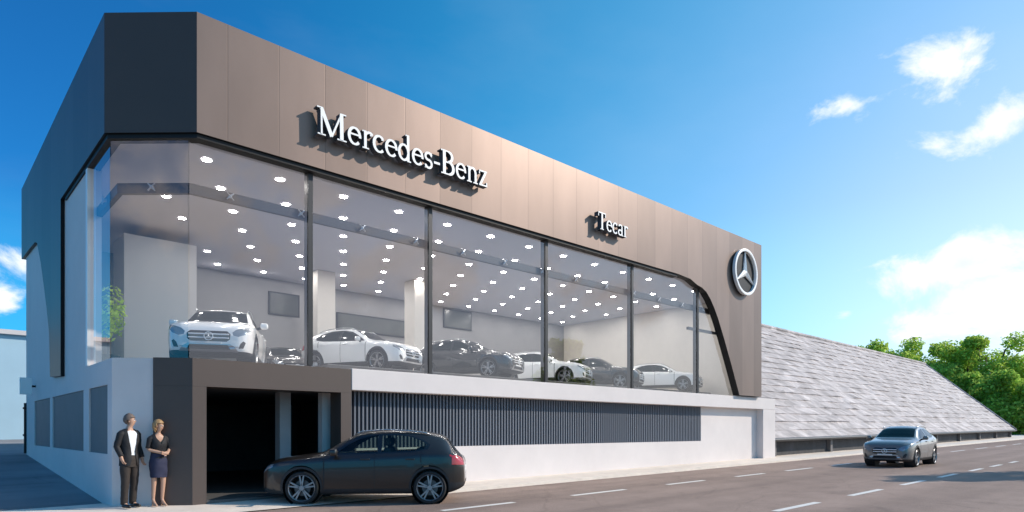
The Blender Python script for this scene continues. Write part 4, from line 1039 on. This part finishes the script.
# added ficus inside the shaded corner glass, standing in for reflected greenery
fp = on_x(99, 350, 3.9); 
pot = thing('reflection_plant', 'added potted plant inside the corner glass, imitating reflected greenery', 'plant', (3.62, 18.6, 2.86))
mb = MB(); mb.lathe([(.0, 0), (.2, 0), (.27, .5), (.25, .5), (.22, .42), (0, .42)], (0, 0, 0), 20, 'z'); mb.build('pot', M['dark'], pot, smooth=True)
mb = MB(); mb.tube([(0, 0, .4), (.03, .02, 1.0), (0, .04, 1.7)], [.03, .022, .012], 6); mb.build('stem', M['bark'], pot)
verts, faces = [], []; rnd = random.Random(5)
for i in range(420):
    d = Vector((rnd.gauss(0, 1), rnd.gauss(0, 1), rnd.gauss(0, 1))).normalized(); p = Vector((0, 0, 1.55)) + Vector((d.x*.42, d.y*.42, d.z*.75))*rnd.random()**.4
    s = rnd.uniform(.09, .18); n = (d+Vector((rnd.uniform(-1, 1), rnd.uniform(-1, 1), .5))).normalized(); u = n.orthogonal().normalized(); v = n.cross(u)
    b = len(verts); verts += [p-u*s*.5, p+v*s*.25, p+u*s*.5, p-v*s*.25]; faces.append((b, b+1, b+2, b+3))
me = bpy.data.meshes.new('foliage'); me.from_pydata([tuple(v) for v in verts], [], faces); me.materials.append(LEAF[0]); o = bpy.data.objects.new('foliage', me); C.objects.link(o); o.parent = pot
# dark framed prints on the grey back wall
def pict(px0, py0, px1, py1, Y, label):
    a = on_y(px0, py0, Y); b = on_y(px1, py1, Y); z0, z1 = min(a.z, b.z), max(a.z, b.z)
    t = thing('framed_print', label, 'picture', ((a.x+b.x)/2, Y, (z0+z1)/2), group='framed prints on the back wall'); hx, hz_ = abs(b.x-a.x)/2, (z1-z0)/2
    mb = MB(); mb.box((-hx, -.05, -hz_), (hx, -.004, hz_)); mb.build('frame', M['dark'], t); mb = MB(); mb.box((-hx+.06, -.058, -hz_+.06), (hx-.06, -.051, hz_-.06)); mb.build('print', M['picture'], t)
pict(443, 308, 471, 331, 24.6, 'dark landscape print alone on the pale wall past the second pillar')
pict(268, 291, 299, 318, 23.6, 'tall dark print seen behind the corner white car')
pict(336, 312, 405, 338, 24.6, 'wide dark panel between the two pale pillars')
# ---------------------------------------------------------------- people
def skin(name, verts, edges, m, parent=None, sub=2, root=0):
    me = bpy.data.meshes.new(name); me.from_pydata([v[:3] for v in verts], edges, [])
    o = bpy.data.objects.new(name, me); C.objects.link(o)
    md = o.modifiers.new('s', 'SKIN'); md.use_smooth_shade = True
    for i, v in enumerate(verts):
        sv = me.skin_vertices[0].data[i]; sv.radius = (v[3], v[4] if len(v) > 4 else v[3]); sv.use_root = (i == root)
    ss = o.modifiers.new('u', 'SUBSURF'); ss.levels = sub; ss.render_levels = sub
    dg = bpy.context.evaluated_depsgraph_get(); ev = o.evaluated_get(dg); me2 = bpy.data.meshes.new_from_object(ev)
    o.modifiers.clear(); old = o.data; o.data = me2; bpy.data.meshes.remove(old); me2.name = name
    me2.materials.clear(); me2.materials.append(m); me2.shade_smooth()
    if parent: o.parent = parent
    return o
class Sk:
    def __init__(s): s.v = []; s.e = []
    def add(s, p, r, to=None):
        s.v.append((*p, *(r if isinstance(r, tuple) else (r, r)))); i = len(s.v)-1
        if to is not None: s.e.append((to, i))
        return i
    def chain(s, pts, to=None):
        for p in pts: to = s.add(p[:3], p[3] if len(p) == 4 else (p[3], p[4]), to)
        return to
def garment(name, m, parent, rings, tubes=(), front=(0, -1)):
    """cloth as stacked oval rings (z, half width, half depth, y, opening half angle) plus sleeves or legs"""
    mb = MB(); N = 28; rows = []
    f = pchip([r[0] for r in rings], [r[1] for r in rings]); g = pchip([r[0] for r in rings], [r[2] for r in rings]); h = pchip([r[0] for r in rings], [r[3] for r in rings]); w_ = pchip([r[0] for r in rings], [r[4] for r in rings])
    closed = max(r[4] for r in rings) == 0
    z0, z1 = rings[0][0], rings[-1][0]; K_ = 22
    for k in range(K_+1):
        z = z0+(z1-z0)*k/K_; row = []
        for j in range(N + (0 if closed else 1)):
            o = w_(z); a = -math.pi/2 + o + (2*math.pi-2*o)*j/N
            cx_, sx_ = math.cos(a), math.sin(a); e = .86
            p = Vector((f(z)*math.copysign(abs(cx_)**e, cx_), h(z)+g(z)*math.copysign(abs(sx_)**e, sx_), z))
            p += Vector((cx_, sx_, 0))*(noise.noise(Vector((p.x*9, p.y*9, z*7)))*.012 + noise.noise(Vector((p.x*20, p.y*20, z*26)))*.006)
            row.append(mb.bm.verts.new(p))
        rows.append(row)
    for A, B in zip(rows, rows[1:]):
        n = N if closed else N
        for j in range(n): mb.bm.faces.new((A[j], A[(j+1) % len(A)], B[(j+1) % len(B)], B[j]))
    for pts in tubes:
        P_ = []; Rd = []
        for i in range(len(pts)-1):
            for t in (0, .25, .5, .75):
                q = [pts[i][k2]+(pts[i+1][k2]-pts[i][k2])*t for k2 in range(4)]; P_.append(Vector(q[:3])); Rd.append(q[3]+noise.noise(Vector(q[:3])*14)*.008)
        P_.append(Vector(pts[-1][:3])); Rd.append(pts[-1][3]); mb.tube(P_, Rd, 12)
    return mb.build(name, m, parent, smooth=True)
M['skin'] = mat('skin_tone', (.50, .30, .21), .5, spec=.4)
M['suit'] = mat('dark_suit', (.014, .013, .015), .75, var=.2, vscale=9, bump=.3, bscale=25)
M['trousers'] = mat('brown_black_trousers', (.030, .022, .018), .8, var=.2, vscale=8, bump=.3, bscale=20)
M['shirt'] = mat('white_shirt', (.75, .77, .80), .8)
M['navy'] = mat('navy_skirt', (.018, .022, .055), .8, var=.15, vscale=8)
M['blouse'] = mat('black_top', (.012, .012, .015), .75)
M['greyhair'] = mat('grey_brown_hair', (.13, .10, .085), .7, var=.3, vscale=30)
M['blond'] = mat('blond_hair', (.36, .22, .10), .6, var=.25, vscale=30)
M['shoe'] = mat('black_shoe', (.012, .011, .011), .35)
M['nude'] = mat('nude_shoe', (.40, .25, .18), .4)
M['eye'] = mat('eye_white', (.7, .7, .7), .3); M['lip'] = mat('lips', (.36, .12, .10), .5)
def hand(sk, w, dirv, side, wi, curl=.5, r=.0085, k=1.0):
    """palm and five separate, unequal, bent fingers growing from the wrist"""
    d = Vector(dirv).normalized(); s = Vector(side).normalized(); s = (s - d*s.dot(d)).normalized(); n = d.cross(s)
    w = Vector(w); palm = sk.add(w+d*.045*k, (.030*k, .019*k), wi)
    for j, (off, ln_) in enumerate(((-.030, .062), (-.010, .074), (.011, .069), (.030, .052))):
        b = w+d*.088*k+s*off*k; i0 = sk.add(b, r*1.05*k, palm)
        p1 = b+(d*math.cos(curl*.5)-n*math.sin(curl*.5))*ln_*.45*k; i1 = sk.add(p1, r*k, i0)
        p2 = p1+(d*math.cos(curl*1.5)-n*math.sin(curl*1.5))*ln_*.35*k; i2 = sk.add(p2, r*.9*k, i1)
        p3 = p2+(d*math.cos(curl*2.3)-n*math.sin(curl*2.3))*ln_*.28*k; sk.add(p3, r*.75*k, i2)
    t0 = w+d*.03*k-s*.036*k; i0 = sk.add(t0, r*1.25*k, palm); t1 = t0+(d*.75-s*.6-n*.25).normalized()*.036*k; i1 = sk.add(t1, r*1.1*k, i0)
    sk.add(t1+(d*.95-s*.15-n*.35).normalized()*.03*k, r*.85*k, i1)
def head(sk, ni, c, face, k=1.0):
    """neck index, head centre, facing direction"""
    c = Vector(c); f = Vector(face).normalized(); l = Vector((-f.y, f.x, 0)).normalized()
    jaw = sk.add(c+f*.022*k-Vector((0, 0, .060))*k, (.054*k, .058*k), ni)
    mid = sk.add(c+f*.012*k, (.074*k, .084*k), jaw); top = sk.add(c-f*.008*k+Vector((0, 0, .062*k)), (.070*k, .080*k), mid); sk.add(c-f*.010*k+Vector((0, 0, .095*k)), .045*k, top)
    sk.add(c+f*.104*k-Vector((0, 0, .016*k)), .012*k, sk.add(c+f*.090*k+Vector((0, 0, .006*k)), .011*k, mid))
    return c, f, l
def face_parts(root, c, f, l, k, hair_m):
    for s in (1, -1):
        mb = MB(); bmesh.ops.create_uvsphere(mb.bm, u_segments=10, v_segments=8, radius=.0125*k, matrix=Matrix.Translation(c+f*.079*k+l*s*.030*k+Vector((0, 0, .012*k)))); mb.build('eye', M['eye'], root, smooth=True)
        mb = MB(); bmesh.ops.create_uvsphere(mb.bm, u_segments=8, v_segments=6, radius=.0065*k, matrix=Matrix.Translation(c+f*.0875*k+l*s*.030*k+Vector((0, 0, .012*k)))); mb.build('iris', M['dark'], root, smooth=True)
        mb = MB(); bmesh.ops.create_uvsphere(mb.bm, u_segments=10, v_segments=8, radius=.03*k, matrix=Matrix.Translation(c+l*s*.078*k-f*.008*k-Vector((0, 0, .004*k))) @ Matrix.Rotation(math.atan2(f.y, f.x), 4, 'Z') @ Matrix.Diagonal((.6, .3, 1, 1))); mb.build('ear', M['skin'], root, smooth=True)
        mb = MB(); a = c+f*.086*k+l*s*.018*k+Vector((0, 0, .032*k)); b = c+f*.080*k+l*s*.044*k+Vector((0, 0, .031*k)); mb.tube([a, b], [.005*k, .004*k], 6); mb.build('eyebrow', hair_m, root)
    mb = MB(); a = [c+f*(.080-abs(t)*.25)*k+l*t*k-Vector((0, 0, .052*k)) for t in (-.026, -.012, 0, .012, .026)]; mb.tube(a, [.003*k, .006*k, .007*k, .006*k, .003*k], 6); mb.build('mouth', M['lip'], root)
def hair_cap(root, c, f, l, k, m, length, vol=1.0, cut_front=.35):
    bm = bmesh.new(); bmesh.ops.create_uvsphere(bm, u_segments=28, v_segments=20, radius=1)
    F3 = Vector((f.x, f.y, 0)).normalized(); rm = []
    for v in bm.verts:
        p = v.co.copy(); fr = p.dot(F3)
        q = c + Vector((0, 0, .022*k)) - F3*.012*k + Vector((p.x, p.y, 0))*.100*k*vol*(.9+.12*abs(fr)) + Vector((0, 0, p.z))*(.112 if p.z > 0 else length)*k
        q += p*noise.noise(p*6)*.008*k
        v.co = q
        lim = .20 if fr > cut_front else (-.25 if fr > -.15 else -1.0)
        if p.z < lim: rm.append(v)
    bmesh.ops.delete(bm, geom=rm, context='VERTS'); bmesh.ops.solidify(bm, geom=bm.faces[:], thickness=-.012*k)
    me = bpy.data.meshes.new('hair'); bm.to_mesh(me); bm.free(); me.materials.append(m); me.shade_smooth(); o = bpy.data.objects.new('hair', me); C.objects.link(o); o.parent = root
def drop_faces(o, test):
    bm = bmesh.new(); bm.from_mesh(o.data); bmesh.ops.delete(bm, geom=[f for f in bm.faces if test(f.calc_center_median())], context='FACES'); bm.to_mesh(o.data); bm.free()
def man(loc, rz):
    t = thing('person', 'grey-haired man in a dark open suit and white shirt standing by the corner', 'person', loc, rz)
    sk = Sk(); pel = sk.add((0, 0, .94), (.135, .095)); ch = sk.chain([(0, .01, 1.10, .125, .085), (0, .015, 1.26, .145, .095), (0, .01, 1.40, .135, .085)], pel)
    nk = sk.chain([(0, .012, 1.485, .055), (0, .0, 1.545, .052)], ch)
    fc = Vector((.72, -.69, 0)); c, f, l = head(sk, nk, (.005, -.008, 1.645), fc, 1.0)
    RA = [(-.172, .015, 1.415, .058), (-.238, .055, 1.16, .044), (-.205, -.045, .955, .034)]; LA = [(.172, .015, 1.415, .058), (.235, .06, 1.16, .044), (.262, -.02, .93, .034)]
    for A, s in ((RA, -1), (LA, 1)):
        e = sk.chain(A, ch); hand(sk, A[-1][:3], (.25, -.25, -1) if s < 0 else (.15, -.25, -1), (0, -1, 0) if s > 0 else (0, -1, 0), e, .55)
    LEG = {}
    for s, dy in ((-1, .0), (1, .05)):
        LEG[s] = [(s*.095, 0, .88, .095), (s*.105, -.02+dy*.5, .50, .050), (s*.11, .02+dy, .10, .042)]
        a = sk.chain(LEG[s], pel); sk.chain([(s*.118, -.10+dy, .045, .036), (s*.122, -.17+dy, .035, .028)], a)
    body = skin('body', sk.v, sk.e, M['skin'], t)
    garment('shirt', M['shirt'], t, [(.92,.160,.115,0,0),(1.10,.158,.112,.01,0),(1.26,.178,.120,.012,0),(1.38,.180,.112,.012,0),(1.44,.125,.088,.012,0),(1.475,.068,.064,.012,0),(1.495,.060,.060,.010,0)])
    garment('jacket', M['suit'], t, [(.80,.190,.145,.005,.42),(.92,.186,.140,.006,.22),(1.04,.178,.134,.01,.20),(1.12,.178,.132,.012,.26),(1.26,.186,.132,.014,.38),(1.37,.192,.128,.016,.46),(1.43,.186,.118,.018,.52),(1.472,.142,.100,.02,.60),(1.50,.076,.076,.02,.80)],
        [((s*.140, .014, 1.405, .076), (A[0][0]*1.06, A[0][1], 1.385, .072), (A[1][0], A[1][1], A[1][2], .058), (A[2][0], A[2][1], A[2][2]+.02, .050)) for A, s in ((RA, -1), (LA, 1))])
    garment('trousers', M['trousers'], t, [(.78,.165,.118,0,0),(.90,.172,.122,0,0),(1.0,.158,.114,0,0)],
        [((s*.085, 0, .86, .098), (LEG[s][0][0], 0, .74, .098), (LEG[s][1][0], LEG[s][1][1], .50, .080), ((LEG[s][1][0]+LEG[s][2][0])/2, (LEG[s][1][1]+LEG[s][2][1])/2, .30, .072), (LEG[s][2][0], LEG[s][2][1]-.01, .075, .064)) for s in (-1, 1)])
    for s, dy in ((-1, .0), (1, .05)):
        q = Sk(); q.chain([(s*.11, .06+dy, .05, .046), (s*.115, -.03+dy, .055, .050, .046), (s*.12, -.12+dy, .045, .046, .036), (s*.124, -.20+dy, .034, .036, .026)]); skin('shoe', q.v, q.e, M['shoe'], t)
    face_parts(t, c, f, l, 1.0, M['greyhair']); hair_cap(t, c, f, l, 1.0, M['greyhair'], .085, .98)
    return t
def woman(loc, rz):
    t = thing('person', 'blond woman in a black top and navy skirt, arms folded at her waist', 'person', loc, rz)
    sk = Sk(); pel = sk.add((0, 0, .90), (.125, .09)); ch = sk.chain([(0, .01, 1.05, .098, .072), (0, .012, 1.20, .118, .085), (0, .012, 1.32, .118, .075)], pel)
    nk = sk.chain([(0, .012, 1.40, .043), (0, .0, 1.455, .041)], ch); fc = Vector((.60, -.80, 0)); c, f, l = head(sk, nk, (.0, -.01, 1.545), fc, .93)
    RA = [(-.15, .01, 1.33, .045), (-.20, .02, 1.10, .036), (.0, -.16, 1.03, .027)]; LA = [(.15, .01, 1.33, .045), (.215, .0, 1.10, .036), (.09, -.175, 1.02, .027)]
    e = sk.chain(RA, ch); hand(sk, RA[-1][:3], (1, -.15, .05), (0, .3, 1), e, .5, k=.9)
    e = sk.chain(LA, ch); hand(sk, LA[-1][:3], (-1, .1, .1), (0, .3, 1), e, .6, k=.9)
    LEG = {}
    for s, dy in ((-1, .03), (1, -.02)):
        LEG[s] = [(s*.08, 0, .84, .085), (s*.08, -.01+dy, .48, .050), (s*.078, .03+dy, .12, .031)]
        a = sk.chain(LEG[s], pel); sk.chain([(s*.08, -.06+dy, .05, .028), (s*.082, -.12+dy, .028, .022)], a)
    skin('body', sk.v, sk.e, M['skin'], t)
    garment('blouse', M['blouse'], t, [(.93,.150,.112,0,0),(1.05,.128,.100,.008,0),(1.19,.150,.124,.002,.0),(1.24,.152,.122,.004,.10),(1.31,.164,.108,.01,.42),(1.36,.148,.092,.014,.58),(1.39,.092,.070,.014,.85)],
        [((s*.115, .012, 1.315, .060), (A[0][0]*1.10, A[0][1], 1.295, .056), (A[1][0], A[1][1], A[1][2]+.02, .045)) for A, s in ((RA, -1), (LA, 1))])
    garment('skirt', M['navy'], t, [(.56,.150,.112,0,0),(.70,.166,.126,.004,0),(.84,.172,.132,.008,0),(.94,.152,.115,.006,0),(1.02,.132,.104,.006,0)])
    for s, dy in ((-1, .03), (1, -.02)):
        q = Sk(); q.chain([(s*.078, .05+dy, .075, .030), (s*.08, -.02+dy, .06, .033, .026), (s*.082, -.09+dy, .032, .033, .024), (s*.084, -.145+dy, .022, .022, .017)]); sh = skin('shoe', q.v, q.e, M['nude'], t)
        mb = MB(); mb.cyl((s*.078, .055+dy, 0), (s*.078, .05+dy, .07), .008, .014, 8); mb.build('heel', M['nude'], sh)
    face_parts(t, c, f, l, .93, M['blond']); hair_cap(t, c, f, l, .93, M['blond'], .16, 1.06, .3)
    return t
def ground_at(x, y): return gz(x) + .028 + (y-12.9)/2*.047
pm = at_depth(129.5, 500, 12.25); man((pm.x, pm.y, ground_at(pm.x, pm.y)), R_(24)).scale = (.93, .93, 1)
pw = at_depth(158.5, 500, 12.5); woman((pw.x, pw.y, ground_at(pw.x, pw.y)), R_(12)).scale = (.95, .95, 1)
